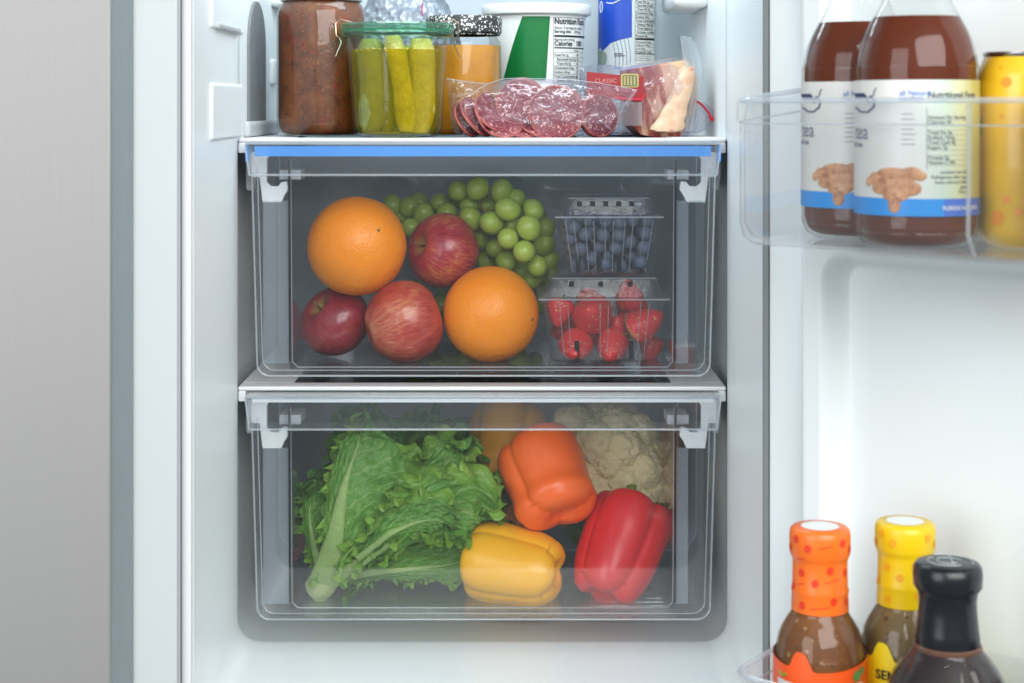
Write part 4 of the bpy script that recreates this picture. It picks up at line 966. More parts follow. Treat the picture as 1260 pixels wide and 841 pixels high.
# yoghurt tub
NUT = ['Total Fat 1g', 'Saturated Fat 0g', 'Trans Fat 0g', 'Cholesterol 10mg', 'Sodium 65mg', 'Total Carbohydrate 8g', 'Dietary Fiber 0g', 'Total Sugars 6g', 'Protein 18g']
d = 1.665
t, c = cyl_thing('yoghurt_tub', 660, 0, d, 'white plastic tub with a green label and black nutrition table', 'tub')
def tubr(z): return 0.0400+0.0080*z/0.115
MB().lathe([(0.038, 0), (0.0400, 0.002)]+[(tubr(z), z) for z in (0.004, 0.03, 0.06, 0.115)]+[(0.046, 0.1155)], 72, c).obj('tub_body', M['tubw'], t, sharp=50)
MB().lathe([(0.0495, 0.1145), (0.0525, 0.1150), (0.0532, 0.1160), (0.0534, 0.1230), (0.0528, 0.1245), (0.0505, 0.1255), (0.049, 0.1245), (0.047, 0.1230), (1e-4, 0.1230)], 72, c, cap0=False).obj('lid', M['tubw'], t, sharp=60)
K = d*1.0/2100*(1-0.045/d)   # metres per photo pixel on the tub's front
f = wrap(c, tubr)
zp = lambda py: (130-py)*K-(-0.0)+(-ZS)+0.0   # height above the shelf of a photo row
def s_at(px, z):
    r_ = tubr(z); return r_*math.asin(max(-0.97, min(0.97, (px-660)*K/r_)))
mb = MB(); pts = []
for k in range(14):
    py = 99-78.6*k/13; z = zp(py); u = k/13
    xl = 618+ (642-618)*u**0.9 + 4*math.sin(u*PI)*-0.5; xr = 671+(676-671)*u
    pts.append((z, s_at(xl, z), s_at(xr, z)))
put_poly(mb, f, pts, n=16); mb.obj('green_label', M['green'], t)
mb = MB(); s0 = s_at(681, 0.08)
z0 = zp(21.5)
sR = s_at(720, 0.08)+0.010
put_rect(mb, f, s0-0.0008, s0-0.0005, 0.006, z0, e=0.0001); put_rect(mb, f, s0-0.0008, sR, z0-0.0003, z0, e=0.0001)
put_text(mb, f, 'Nutrition Facts', s0, zp(29.5), 0.0079, 0.022, sx=0.88)
put_text(mb, f, 'About 13 servings per container', s0, zp(35.5), 0.0033, 0.008, sx=0.9)
put_text(mb, f, 'Serving size', s0, zp(40.3), 0.0040, 0.022, sx=1.0); put_text(mb, f, '3/4 cup', s0+0.024, zp(40.3), 0.0036, 0.02)
put_rect(mb, f, s0, sR, zp(45.6), zp(43.2))
put_text(mb, f, 'Amount per serving', s0, zp(49.8), 0.0030, 0.015)
put_text(mb, f, 'Calories', s0, zp(56.2), 0.0066, 0.022, sx=0.95); put_text(mb, f, '100', s0+0.0268, zp(56.2), 0.0072, 0.022)
put_rect(mb, f, s0, sR, zp(59.6), zp(58.2)); put_text(mb, f, '% Daily', s0+0.024, zp(63.2), 0.0026, 0.01)
put_rect(mb, f, s0, sR, zp(64.4), zp(64.1))
for k, (st, ind) in enumerate([('Total Fat 1g', 0), ('Saturated Fat 0.5g', .0026), ('Trans Fat 0g', .0026), ('Cholesterol 10mg', 0), ('Sodium 65mg', 0), ('Total Carbohydrate 6g', 0), ('Dietary Fiber 0g', .0026), ('Total Sugars 5g', .0026), ('Protein 16g', 0)]):
    py = 69+5.3*k; put_text(mb, f, st, s0+ind, zp(py), 0.0033, 0.012); put_text(mb, f, '%d%%' % (k*3 % 10), s0+0.0285, zp(py), 0.0033, 0.015); put_rect(mb, f, s0, sR, zp(py+1.35), zp(py+1.05))
mb.obj('lettering', M['black'], t, smooth=False)

# blue canister
d = 1.70
t, c = cyl_thing('whipped_cream_can', 771, 0, d, 'tall blue can with cream swirl print and nutrition table, standing at the back', 'can')
r = 0.0290; K = (d-r)/2100; f = wrap(c, lambda z: r); zp = lambda py: (130-py)*K-ZS
def s_at(px): return r*math.asin(max(-0.985, min(0.985, (px-771)*K/r)))
MB().lathe([(0.026, 0), (0.0285, 0.001), (r, 0.003), (r, 0.170), (0.027, 0.176), (0.022, 0.182), (0.012, 0.187), (0.012, 0.20), (1e-4, 0.20)], 64, c).obj('can_body', M['cream'], t, sharp=50)
mb = MB(); pts = []
sl, sr = s_at(735.5), s_at(775)
n = 22
mb.grid([[f(sl+(sr-sl)*i/n, z, 0) for z in np.linspace(zp(lerp([735, 741, 744, 748, 755, 765, 775], [62, 58, 63, 60, 53, 49, 46], 735.5+39.5*i/n)), 0.168, 6)] for i in range(n+1)]); mb.obj('blue_print', M['bluep'], t)
mb = MB()
for k in range(5):   # ridges of the cream swirl
    pts = [(f(s_at(752+4.4*k+3.5*math.sin(u*2.2)), zp(52-1.5*k+30*u*1.1), 0.0002)) for u in np.linspace(0, 1, 10)]; mb.tube(pts, 0.00028, 5)
mb.obj('swirl_print', plain('grey_blue_print', (0.22, 0.27, 0.32), 0.5), t)
mb = MB(); put_rect(mb, f, s_at(735.5), s_at(741), zp(80), zp(62)); put_disc(mb, f, s_at(742), zp(72), 0.004, e=0.0001, sy=1.6); mb.obj('herb_print', plain('sage_print', (0.25, 0.32, 0.26), 0.5, 0.4), t)
mb = MB(); put_rect(mb, f, s_at(778.5), s_at(804), zp(78), 0.168); mb.obj('table_ground', M['paper'], t)
mb = MB(); s0, sR = s_at(779.5), s_at(804)
for k, st in enumerate(['Amount per serving', 'Calories', 'Total Fat 1g', 'Saturated Fat 0g', 'Trans Fat 0g', 'Cholesterol 5mg', 'Sodium 0mg', 'Total Carbohydrate', 'Dietary Fiber 0g', 'Total Sugars 1g', 'Includes 1g Added', 'Protein 0g']):
    py = -6+4.7*k; put_text(mb, f, st, s0+(0.0012 if k in (3, 4, 8, 9, 10) else 0), zp(py), 0.0031, 0.014, e=0.0006); put_rect(mb, f, s0, sR, zp(py+1.2), zp(py+0.9), e=0.0003)
put_rect(mb, f, s0, sR, zp(49.5), zp(47.3), e=0.0003); put_rect(mb, f, s0, sR, zp(67), zp(66), e=0.0003); put_rect(mb, f, s0-0.0006, s0-0.0003, zp(77), 0.168, e=0.0003)
for k, st in enumerate(['Vitamin D 0mcg', 'Calcium 10mg', 'Iron 0mg', 'Potassium 10mg']):
    py = 53.3+4.0*k; put_text(mb, f, st, s0, zp(py), 0.0028, 0.01, e=0.0006); put_rect(mb, f, s0, sR, zp(py+1.0), zp(py+0.8), e=0.0003)
for k in range(3): put_text(mb, f, 'The % Daily Value tells how', s0, zp(70+2.7*k), 0.0017, 0.005, e=0.0006, sx=0.9)
put_text(mb, f, 'SERVING', s_at(754), zp(67.5), 0.0022, 0.02, e=0.0006); put_text(mb, f, 'SUGGESTION', s_at(754), zp(69.8), 0.0018, 0.02, e=0.0006)
mb.obj('lettering', M['black'], t, smooth=False)
mb = MB(); P = [(s_at(745+8*math.sin(a)*0.5), zp(1+4*math.cos(a))) for a in np.linspace(0.3, 4, 12)]
mb.tube([f(s_at(739)+0.0022*math.cos(a), zp(8)+0.0055*math.sin(a), 0.0004) for a in np.linspace(0, 2*PI, 24)], 0.0004, 5); mb.tube([f(s_at(745+30*u), zp(3-4*u+2*math.sin(7*u)), 0.0004) for u in np.linspace(0, 1, 12)], 0.0005, 5); mb.obj('script_print', M['tubw'], t)

# bag of salami
m, nt, b = newmat('salami'); M['salami'] = m; v = objcoord(nt)
nz = N(nt, 'ShaderNodeTexNoise'); nz.inputs['Scale'].default_value = 260; nz.inputs['Detail'].default_value = 3; nz.inputs['Distortion'].default_value = 1.2; L(nt, v, nz.inputs['Vector'])
fr_ = ramp(nt, nz.outputs['Fac'], [(0.50, (0.20, 0.030, 0.042)), (0.60, (0.30, 0.075, 0.085)), (0.67, (0.66, 0.40, 0.38))]); L(nt, fr_.outputs[0], b.inputs['Base Color']); setin(b, Roughness=0.4)
m, nt, b = newmat('salami_rind'); M['rind'] = m; v = objcoord(nt)
L(nt, ramp(nt, noisetex(nt, v, 120, 4), [(0.35, (0.26, 0.045, 0.045)), (0.7, (0.44, 0.13, 0.11))]).outputs[0], b.inputs['Base Color']); setin(b, Roughness=0.4)
bag = thing('salami_bag', W(665, 168, 1.515), 'clear plastic bag of sliced salami lying in front of the white tub', 'food bag'); bag.location.z = ZS
random.seed(8)
def slice_(px, py, d, r, ax, label, th=0.0018, oval=1.0):
    mb = MB(); mb.lathe([(1e-4, -th/2), (0.93, -th/2), (1.0, -th*0.3), (1.0, th*0.3), (0.93, th/2), (1e-4, th/2)], 44, rf=lambda a, z: 1+0.012*math.cos(3*a), cap0=False, cap1=False)
    mb.v = [(x*S(r, d)*(1 if abs(z) < 10 else 1), y*S(r, d)*oval, z+0.0010*math.sin(3*x+2*y)) for x, y, z in mb.v]
    mb2 = MB(); ring_ = [Vector((S(r, d)*1.004*math.cos(a), S(r, d)*1.004*oval*math.sin(a), 0.001*math.sin(3*math.cos(a)+2*math.sin(a)))) for a in np.linspace(0, 2*PI, 45)]
    o = meshobj('salami_slice', mb.mesh('salami_slice', M['salami']), W(px, py, d), None, axisq(ax)); tag(o, label, 'salami slice', 'salami slices in the clear bag')
    mb2.tube(ring_, 0.00125, 6, cap=False); meshobj('rind', mb2.mesh('rind', M['rind']), (0, 0, 0), o)
for k in range(3): slice_(684+2.0*k, 140-1.2*k, 1.4985+0.003*k, 33-k, (0.08, -1, 0.12), ['round salami slice facing out, foremost in the middle of the bag', 'salami slice directly behind the foremost middle one', 'third salami slice in the middle of the bag'][k])
for k in range(3): slice_(638+1.5*k, 126-k*1.0, 1.510+0.003*k, 28, (-0.25, -1, 0.35), ['darker salami slice upper left of the round middle one', 'salami slice behind the darker upper left one', 'hindmost salami slice at the upper left'][k])
for k in range(3): slice_(738-2*k, 143, 1.507+0.0035*k, 25, (0.55, -1, 0.05), ['salami slice turned aside at the right end of the bag', 'salami slice behind the right end one', 'hindmost salami slice at the right end'][k])
for k in range(5): slice_(576+[0,9,15,26,33][k], 147-[0,4,1,6,2][k], 1.512-0.0017*k, [22,25,23,26,24][k], (0.80+[0,.2,-.1,.1,-.25][k], -0.6, 0.45+[0,.25,.05,-.1,.3][k]), 'salami slice %s the leftmost fan' % ['at the far left of', 'second from the left in', 'in the middle of', 'second from the right in', 'at the right of'][k])
for k in range(3): slice_(620+22*k, 158, 1.499+0.002*k, 22, (0.1*k, -0.45, 0.95), ['flat', 'tilted', 'low'][k]+' salami slice lying at the bottom edge of the bag, number %s from left' % ['one', 'two', 'three'][k])
def film_sheet(top, bot, d0, thick, nu=120, nv=44, seed=1, amp=0.0022, close=True, mat='film', parent=None, name='film'):
    xs_t, ys_t = zip(*top); xs_b, ys_b = zip(*bot)
    out = []
    for side in ((-1, 1) if close else (-1,)):
        P = []
        for i in range(nu+1):
            u = i/nu; row = []
            tx, ty = lerp(np.linspace(0, 1, len(top)), xs_t, u), lerp(np.linspace(0, 1, len(top)), ys_t, u)
            bx_, by = lerp(np.linspace(0, 1, len(bot)), xs_b, u), lerp(np.linspace(0, 1, len(bot)), ys_b, u)
            for j in range(nv+1):
                v_ = j/nv; px, py = tx+(bx_-tx)*v_, ty+(by-ty)*v_
                edge = (1-abs(2*u-1)**4)*(1-abs(2*v_-1)**3.2)
                q = Vector((u*5, v_*2.2, seed)); n1 = abs(noise.noise(q*1.3)); n2 = abs(noise.noise(q*3.1+Vector((3, 0, 0)))); n3 = abs(noise.noise(Vector((u*16+v_*7, v_*3, seed*2))))
                cr = amp*((0.5-n1*2)*1.3+(0.4-n2*2)*0.7+(0.3-n3*2)*0.5)
                row.append(W(px, py, d0+side*thick*0.5*edge+cr*(0.35+edge)))
            P.append(row)
        mb = MB(); mb.grid(P); out.append(mb.obj(name, M[mat], parent))
    return out
film_sheet([(549, 97), (575, 100), (600, 103), (622, 97), (660, 97), (700, 98), (740, 103), (784, 111)], [(556, 158), (566, 169), (610, 168.5), (650, 169), (690, 167), (730, 168.5), (752, 167), (757, 160)], 1.512, 0.040, seed=2, parent=bag, amp=0.0030)
mb = MB()
for pts in ([(549, 97), (575, 101), (600, 103), (622, 97), (660, 97)], [(660, 97), (700, 98.5), (740, 103), (784, 111)], [(784, 111), (768, 130), (758, 158)], [(560, 120), (580, 114), (600, 104)], [(620, 138), (650, 152), (690, 163), (715, 150)], [(733, 128), (737, 145), (752, 160)]):
    C = catmull([tuple(W(a, b_, 1.498 if i_ else 1.500)) for i_, (a, b_) in enumerate(pts)], 24); mb.tube([tuple(p) for p in C], 0.00028, 5)
mb.obj('film_crease', M['rim'], bag)

# bag of bacon
bb_ = thing('bacon_pack', W(790, 168, 1.56), 'vacuum pack of streaky bacon with a red label, at the right end of the shelf', 'food pack'); bb_.location.z = ZS
m, nt, b = newmat('streaky_bacon'); M['bacon'] = m
t_ = N(nt, 'ShaderNodeTexCoord'); mp = N(nt, 'ShaderNodeMapping'); mp.inputs['Rotation'].default_value = (0, 0.22, 0); L(nt, t_.outputs['Object'], mp.inputs[0])
wv = N(nt, 'ShaderNodeTexNoise'); wv.noise_dimensions = '3D'; mp2 = N(nt, 'ShaderNodeMapping'); mp2.inputs['Scale'].default_value = (75, 20, 14); L(nt, mp.outputs[0], mp2.inputs[0]); L(nt, mp2.outputs[0], wv.inputs['Vector']); wv.inputs['Scale'].default_value = 1; wv.inputs['Detail'].default_value = 5
sx_ = N(nt, 'ShaderNodeSeparateXYZ'); L(nt, mp.outputs[0], sx_.inputs[0])
grad = mth(nt, 'MULTIPLY', mth(nt, 'SUBTRACT', sx_.outputs[0], 0.026), 16)
fc = mth(nt, 'ADD', wv.outputs['Fac'], mth(nt, 'MAXIMUM', grad, -0.06))
L(nt, ramp(nt, fc, [(0.42, (0.30, 0.035, 0.025)), (0.52, (0.42, 0.09, 0.06)), (0.57, (0.66, 0.34, 0.22)), (0.75, (0.72, 0.47, 0.29))]).outputs[0], b.inputs['Base Color']); setin(b, Roughness=0.38)
bump(nt, wv.outputs['Fac'], b, 0.5, 0.003)
# each strip a wavy slab, stacked front to back
for k in range(7):
    d = 1.545+0.0075*k; P = []
    for i in range(40):
        u = i/39; row = []
        px = 772+86*u - 5*k*0.3; top = lerp([0, .35, .6, .85, 1], [86, 82, 77, 74, 96], u)+1.2*k*0.2; bot = lerp([0, .2, .4, .75, 1], [150, 166, 169, 170, 132], u)
        for j in range(24):
            v_ = j/23; row.append((px, top+(bot-top)*v_, u, v_))
        P.append(row)
    F = [[W(px, py, d+0.0024*math.sin(5*u+3*v_+k)+0.006*(2*u-1)**4) for px, py, u, v_ in r_] for r_ in P]
    Bk = [[Vector(p)+Vector((0, 0.0055, 0)) for p in r_] for r_ in F]
    mb = MB(); mb.grid(F); mb.grid(Bk); nn = len(F); mm_ = len(F[0])
    bd = [(i, 0) for i in range(nn)]+[(nn-1, j) for j in range(1, mm_)]+[(i, mm_-1) for i in range(nn-2, -1, -1)]+[(0, j) for j in range(mm_-2, 0, -1)]
    for a, b2 in zip(bd, bd[1:]+bd[:1]):
        mb.f.append((a[0]*mm_+a[1], b2[0]*mm_+b2[1], nn*mm_+b2[0]*mm_+b2[1], nn*mm_+a[0]*mm_+a[1])); mb.mi.append(0)
    mb.obj('bacon_strip', M['bacon'], bb_)
# folded fat edge in front
mb = MB(); P = []; n = 34
cx_ = [(847, 80), (844, 92), (839, 110), (832, 132), (824, 150), (819, 164)]
C = catmull([tuple(W(a, b_, 1.541-0.004*k)) for k, (a, b_) in enumerate(cx_)], n)
for i, p in enumerate(C):
    u = i/(n-1); w = S(lerp([0, .04, .2, .6, .85, .96, 1], [2, 8, 12, 15, 20, 19, 6], u), 1.53)
    P.append([Vector(p)+Vector((w*math.cos(a), 0.0075*min(1, w/0.008)*math.sin(a), 0.0))*(1+0.16*noise.noise(Vector((u*9, math.cos(a)*1.5, math.sin(a)*1.5)))) for a in np.linspace(0, 2*PI, 25)[:-1]])
mb.grid(P, closev=True); mb.f.append(tuple(range(24))[::-1]); mb.mi.append(0); n0 = len(mb.v); mb.f.append(tuple(range(n0-24, n0))); mb.mi.append(0)
mb.obj('fat_edge', speckle('bacon_fat', (0.64, 0.36, 0.22), (0.76, 0.54, 0.36), [((0.58, 0.22, 0.14), 60, 0.35)], coat=0.2, nscale=70), bb_)
film_sheet([(712, 84), (735, 79), (770, 83), (805, 76), (826, 71), (845, 75), (861, 90)], [(716, 165), (745, 167), (770, 166), (798, 169), (826, 170), (846, 168), (856, 150)], 1.560, 0.070, seed=5, parent=bb_, amp=0.0022)
# label card, emblem, lower red band
lc = MB(); lc.grid([[W(px, py+0.02*(px-745), 1.519) for py in np.linspace(lerp([722, 770], [89, 93], px), lerp([722, 792], [120, 122], px), 6)] for px in np.linspace(722, 792, 14)]); lc = lc.obj('red_label', plain('red_card', (0.34, 0.008, 0.015), 0.35), bb_)
mb = MB(); vs, fs = text_geo('CLASSIC', 0.0052, 0.0); p0 = W(732, 102, 1.5180); mb.add([(p0.x+x, p0.y, p0.z+y) for x, y in vs], fs); mb.obj('lettering', plain('rose_ink', (0.70, 0.32, 0.28), 0.5), lc, smooth=False)
def rrect(x0, x1, y0, y1, r, d, n=4):
    p = []
    for cx_, cy_, a0 in ((x1-r, y0+r, -90), (x1-r, y1-r, 0), (x0+r, y1-r, 90), (x0+r, y0+r, 180)):
        for k in range(n+1): a = math.radians(a0+90*k/n); p.append(W(cx_+r*math.cos(a), cy_+r*math.sin(a), d))
    return p
M['gold'] = plain('gold_print', (0.55, 0.42, 0.14), 0.35)
mb = MB(); p = rrect(764, 786, 91, 108, 3, 1.5178); mb.add(p, [tuple(range(len(p)))]); mb.obj('emblem', M['gold'], lc, smooth=False)
mb = MB(); p = rrect(766, 784, 92.5, 106.5, 2, 1.5174); mb.add(p, [tuple(range(len(p)))]); em = mb.obj('emblem_field', plain('olive_print', (0.17, 0.19, 0.10), 0.4), lc, smooth=False)
mb = MB()
for k in range(4): p = rrect(768+4*k, 769.6+4*k, 94, 105, 0.5, 1.5171, 2); mb.add(p, [tuple(range(len(p)))])
mb.obj('emblem_bars', M['gold'], lc, smooth=False)
# zip bag with red slider lying under the pack
zb_ = thing('zip_bag', W(860, 168, 1.57), 'clear zip bag with red slider strip sticking out right of the bacon', 'food bag'); zb_.location.z = ZS
film_sheet([(845, 128), (856, 124), (868, 127), (878, 136), (886, 148)], [(838, 166), (848, 168), (858, 165), (868, 160), (884, 155)], 1.556, 0.012, 40, 24, 9, 0.0015, True, 'film', zb_)
C = catmull([tuple(W(852, 122, 1.552)), tuple(W(862, 128, 1.550)), tuple(W(871, 138, 1.549)), tuple(W(877, 149, 1.549))], 20)
M['redz'] = plain('red_zip', (0.55, 0.015, 0.04), 0.3)
mb = MB(); mb.tube([tuple(p) for p in C], [0.0011]*16+[0.0016, 0.002, 0.002, 0.0016], 8); mb.obj('zip_strip', M['redz'], zb_)
mb = MB(); mb.tube([W(756, 121, 1.5165), W(775, 122.5, 1.516), W(790, 123, 1.516), W(793, 116, 1.517)], 0.0013, 8); mb.obj('red_band', M['redz'], bb_)
# white paper label on the bag below the red band
mb = MB(); mb.grid([[W(px, py, 1.5170+0.001*math.sin(px*0.3)) for py in np.linspace(126, 155, 5)] for px in np.linspace(757, 790, 9)]); mb.obj('paper_label', clear('frosted_label', (0.8, 0.84, 0.86), 0.30, 0.3, hazecol=(0.55, 0.6, 0.62)), bb_)
# upright film tab
mb = MB(); P = []
for i in range(30):
    u = i/29; l = lerp([0, .3, .6, 1], [837, 841, 846, 838], u); r_ = lerp([0, .1, .35, 1], [851, 857, 864, 852], u); py = 44+118*u
    P.append([W(l+(r_-l)*k/14, py+(2*k/14 if i < 3 else 0), 1.530+0.006*math.sin(u*3)+0.0012*math.sin(k*1.1+u*6)) for k in range(15)])
mb.grid(P); mb.obj('film_tab', M['film_tab'] if 'film_tab' in M else clear('milky_film_tab', (0.9, 0.94, 0.96), 0.34, 0.08, wav=0.8, wscale=90), bb_)

# ------------------------------------------------------------ bottles in the door bins
m, nt, b = newmat('dark_tea'); M['tea'] = m; v = objcoord(nt)
L(nt, mixc(nt, noisetex(nt, v, 20, 3), (0.075, 0.010, 0.002), (0.15, 0.029, 0.006)), b.inputs['Base Color']); setin(b, Roughness=0.5); b.inputs['Specular IOR Level'].default_value = 0.15; b.inputs['Emission Strength'].default_value = 0
M['navy'] = plain('navy_print', (0.015, 0.02, 0.10), 0.4); M['cyan'] = plain('cyan_band_print', (0.0, 0.27, 0.75), 0.4); M['violet'] = plain('violet_blue_print', (0.06, 0.16, 0.62), 0.4)
M['ginger'] = speckle('ginger_root_print', (0.42, 0.17, 0.07), (0.70, 0.36, 0.17), [((0.35, 0.13, 0.06), 130, 0.32)], coat=0.1, nscale=130)
m, nt, b = newmat('tinted_label'); M['label'] = m
g = N(nt, 'ShaderNodeUVMap'); sp = N(nt, 'ShaderNodeSeparateXYZ'); L(nt, g.outputs[0], sp.inputs[0])
L(nt, ramp(nt, sp.outputs[0], [(0.0, (0.72, 0.70, 0.66)), (0.50, (0.72, 0.72, 0.70)), (0.66, (0.56, 0.68, 0.58)), (0.80, (0.62, 0.62, 0.36)), (0.92, (0.48, 0.45, 0.15))]).outputs[0], b.inputs['Base Color']); setin(b, Roughness=0.35)
ZF1 = ZB1+0.0003
def kombucha(X, d, label):
    c = Vector((X, Y(d), ZF1)); t = thing('tea_bottle', c, label, 'bottle', 'ginger tea bottles in the upper door bin')
    R0 = 0.0363; k = d/1.02
    zz = lambda py: (130-py)*1.02/2100-ZF1     # heights from the nearer bottle
    prof = [(0.0240, 0.0), (0.0285, 0.0005), (0.0335, 0.004), (0.0355, 0.010), (R0, 0.018), (R0, zz(100)), (R0*0.985, zz(82)), (R0*0.955, zz(68)), (R0*0.89, zz(50)), (R0*0.80, zz(35)), (R0*0.69, zz(20)), (R0*0.58, zz(5)), (R0*0.50, zz(-12)), (R0*0.42, zz(-35)), (0.0138, zz(-60)), (0.0138, zz(-90))]
    pp = [(float(a), float(b_)) for a, b_ in catmull(prof, 70)]
    MB().lathe(pp, 72, c, cap1=False).obj('glass', M['glass'], t)
    zl = zz(21.5); inner = [(a-0.0017, z+0.0022) for a, z in pp if z+0.0022 < zl]; inner.append((lerp([z for a, z in inner], [a for a, z in inner], zl), zl))
    MB().lathe(inner, 72, c).obj('tea', M['tea'], t, sharp=60)
    f = wrap(c, lambda z: R0, a0=math.atan2(-X, d)*-1*-1)
    f = wrap(c, lambda z: R0, a0=-math.atan2(X, d))
    z0, z1 = zz(262), zz(99.5); n = 60; sA, sB = -R0*2.4, R0*2.4
    mb = MB(); mb.grid([[f(sA+(sB-sA)*i/n, z, 0.0001) for z in (z0, z1)] for i in range(n+1)], uvs=[(min(1, max(0, (sA+(sB-sA)*i/n)/(2*R0*1.3)+0.5)), j) for i in range(n+1) for j in (0, 1)])
    lab = mb.obj('label', M['label'], t)
    def sa(px): q = (px-1128)*(1.02-R0*0.5)/2100/R0; return R0*math.asin(max(-0.99, min(0.99, q)))
    mb = MB(); put_rect(mb, f, sA, sa(1160), zz(261.9), zz(241), e=0.0003); mb.obj('blue_band', M['cyan'], lab)
    mb = MB(); put_rect(mb, f, sa(1160), sB, zz(261.9), zz(241), e=0.0003); mb.obj('blue_band', M['violet'], lab)
    mb = MB(); put_text(mb, f, 'FUSION NATURAL', sa(1158), zz(254.5), 0.0034, 0.02, e=0.0007); mb.obj('white_lettering', M['tubw'], lab, smooth=False)
    mb = MB()   # ginger knobs
    for (px, py, a, b_) in ((1100, 212, 22, 8), (1122, 211, 13, 8), (1079, 218, 9, 8), (1086, 229, 13, 8), (1103, 236, 17, 10), (1115, 232, 9, 8), (1102, 249, 8, 10), (1072, 222, 5, 6), (1095, 222, 14, 9), (1132, 214, 8, 6), (1112, 224, 16, 11), (1122, 229, 12, 9)):
        mb.grid(sph((0, 0, 0), 1, (1, 1, 1), 16, 10), closev=True); base_n = len(mb.v)-17*0
        cnt = 16*11
        for q in range(len(mb.v)-cnt, len(mb.v)):
            x, y, z = mb.v[q]; mb.v[q] = f(sa(px)+x*a*0.00047, zz(py)+z*b_*0.00047, 0.0004+0.0007*max(0, -y)*(1+0.1*math.sin(9*x)))
    mb.obj('ginger_picture', M['ginger'], lab)
    mb = MB(); put_poly(mb, f, [(zz(115+22*u), sa(1052+4*math.sin(3*u)), sa(1066+7*math.sin(3*u)-3*u)) for u in np.linspace(0, 0.35, 5)], e=0.0004, n=6)
    mb.tube([f(sa(px), zz(py), 0.0005) for px, py in ((1056, 133), (1063, 138), (1071, 138), (1078, 132), (1079, 124), (1074, 119), (1070, 124), (1072, 127))], 0.0006, 6); mb.tube([f(sa(px), zz(py), 0.0005) for px, py in ((1077, 119), (1079, 112), (1081, 109))], 0.0003, 5)
    mb.obj('logo_print', M['navy'], lab)
    mb = MB(); put_text(mb, f, 'tea', sa(1055), zz(171), 0.0135, 0.0, e=0.0004, sx=0.95); put_text(mb, f, 'iced tea', sa(1053), zz(180.5), 0.0046, 0.015, e=0.0004)
    mb.obj('grey_lettering', plain('slate_ink', (0.12, 0.15, 0.24), 0.5), lab, smooth=False)
    mb = MB(); put_text(mb, f, 'all Natural', sa(1108), zz(118), 0.0042, 0.01, e=0.0004); put_text(mb, f, 'ingredients', sa(1108), zz(123), 0.0030, 0.005, e=0.0004); mb.obj('blue_lettering', plain('mid_blue_ink', (0.06, 0.20, 0.60), 0.5), lab, smooth=False)
    mb = MB(); s0 = sa(1141); put_text(mb, f, 'Nutritional Facts', s0, zz(121), 0.0053, 0.024, e=0.0004, sx=0.95)
    put_rect(mb, f, s0-0.0007, s0-0.0004, zz(206), zz(133), e=0.0002); 
    for k, st in enumerate(['Amount Per Serving', 'Calories 30', '', 'Total Fat 0g', 'Sodium 10mg', 'Total Carb 8g', 'Sugars 7g', '', 'Protein 0g', 'Vitamin C 0%']):
        py = 146+6.0*k
        if st: put_text(mb, f, st, s0, zz(py), 0.0030, 0.008, e=0.0004)
        put_rect(mb, f, s0, s0+0.026, zz(py+1.5), zz(py+1.2), e=0.0002)
    for k, st in enumerate(['contains less than', 'Refrigerate after open', 'keep cold and shake', 'gently', '14 fl oz']):
        put_text(mb, f, st, s0+0.027, zz(211+6*k), 0.0028, 0.006, e=0.0004, align='RIGHT')
    for k in range(7): put_rect(mb, f, sa(1110), sa(1110)+0.0095*(0.7+0.3*((k*37) % 5)/5), zz(140+6*k+0.8), zz(140+6*k), e=0.0002)
    mb.obj('lettering', M['ink'], lab, smooth=False)
    MB().lathe([(0.0152, zz(-72)), (0.0158, zz(-73)), (0.0158, zz(-95)), (0.015, zz(-97)), (1e-4, zz(-97))], 40, c, cap0=False).obj('cap', M['tubw'], t)
kombucha(0.2418, 1.020, 'nearer ginger tea bottle, its whole label facing out')
kombucha(0.2221, 1.092, 'farther ginger tea bottle, half hidden behind the other')

# yellow cans
M['canyel'] = speckle('yellow_can_print', (0.80, 0.46, 0.012), (0.86, 0.52, 0.02), [((0.82, 0.30, 0.02), 70, 0.16)], coat=0.4, nscale=20, rough=0.3)
M['canyel2'] = speckle('yellow_green_can_print', (0.78, 0.52, 0.03), (0.82, 0.56, 0.03), [((0.30, 0.50, 0.04), 90, 0.40)], coat=0.4, nscale=20, rough=0.3)
M['alu'] = plain('aluminium', (0.45, 0.45, 0.46), 0.25, 0.05, Metallic=1.0); M['leafg'] = plain('bright_green_print', (0.06, 0.38, 0.06), 0.4)
M['orpr'] = plain('orange_fruit_print', (0.85, 0.30, 0.01), 0.4)
def can(X, d, h, r, mat, label, leafp):
    c = Vector((X, Y(d), ZF1)); t = thing('drink_can', c, label, 'can', 'yellow cans in the upper door bin')
    MB().lathe([(r*0.70, 0), (r*0.78, 0.0008), (r*0.93, 0.006), (r, 0.011), (r, h-0.017), (r*0.97, h-0.012), (r*0.84, h-0.003)], 64, c).obj('can_body', M[mat], t, sharp=60)
    MB().lathe([(r*0.84, h-0.0029), (r*0.87, h-0.0012), (r*0.86, h), (r*0.83, h), (r*0.81, h-0.004), (1e-4, h-0.004)], 64, c, cap0=False).obj('can_rim', M['alu'], t)
    f = wrap(c, lambda z: r, a0=-math.atan2(X, d))
    if leafp:
        mb = MB(); mb.grid([[f(-r*1.18+0.0045*u+w*0.0016*math.sin(PI*u), h*0.50+0.020*u, 0.0002) for w in (-1, 0, 1)] for u in np.linspace(0, 1, 9)]); mb.obj('leaf_print', M['leafg'], t)
        for (s, z, rr) in ((-0.018, 0.018, 0.0045), (-0.012, 0.029, 0.0022), (-0.005, 0.022, 0.0025), (-0.012, h-0.018, 0.003)):
            mb = MB(); put_disc(mb, f, s, z, rr, e=0.0002); mb.obj('fruit_print', M['orpr'], t)
can(0.3090, 1.023, 0.116, 0.0300, 'canyel', 'plain yellow can with a green leaf print, right of the tea bottles', True)
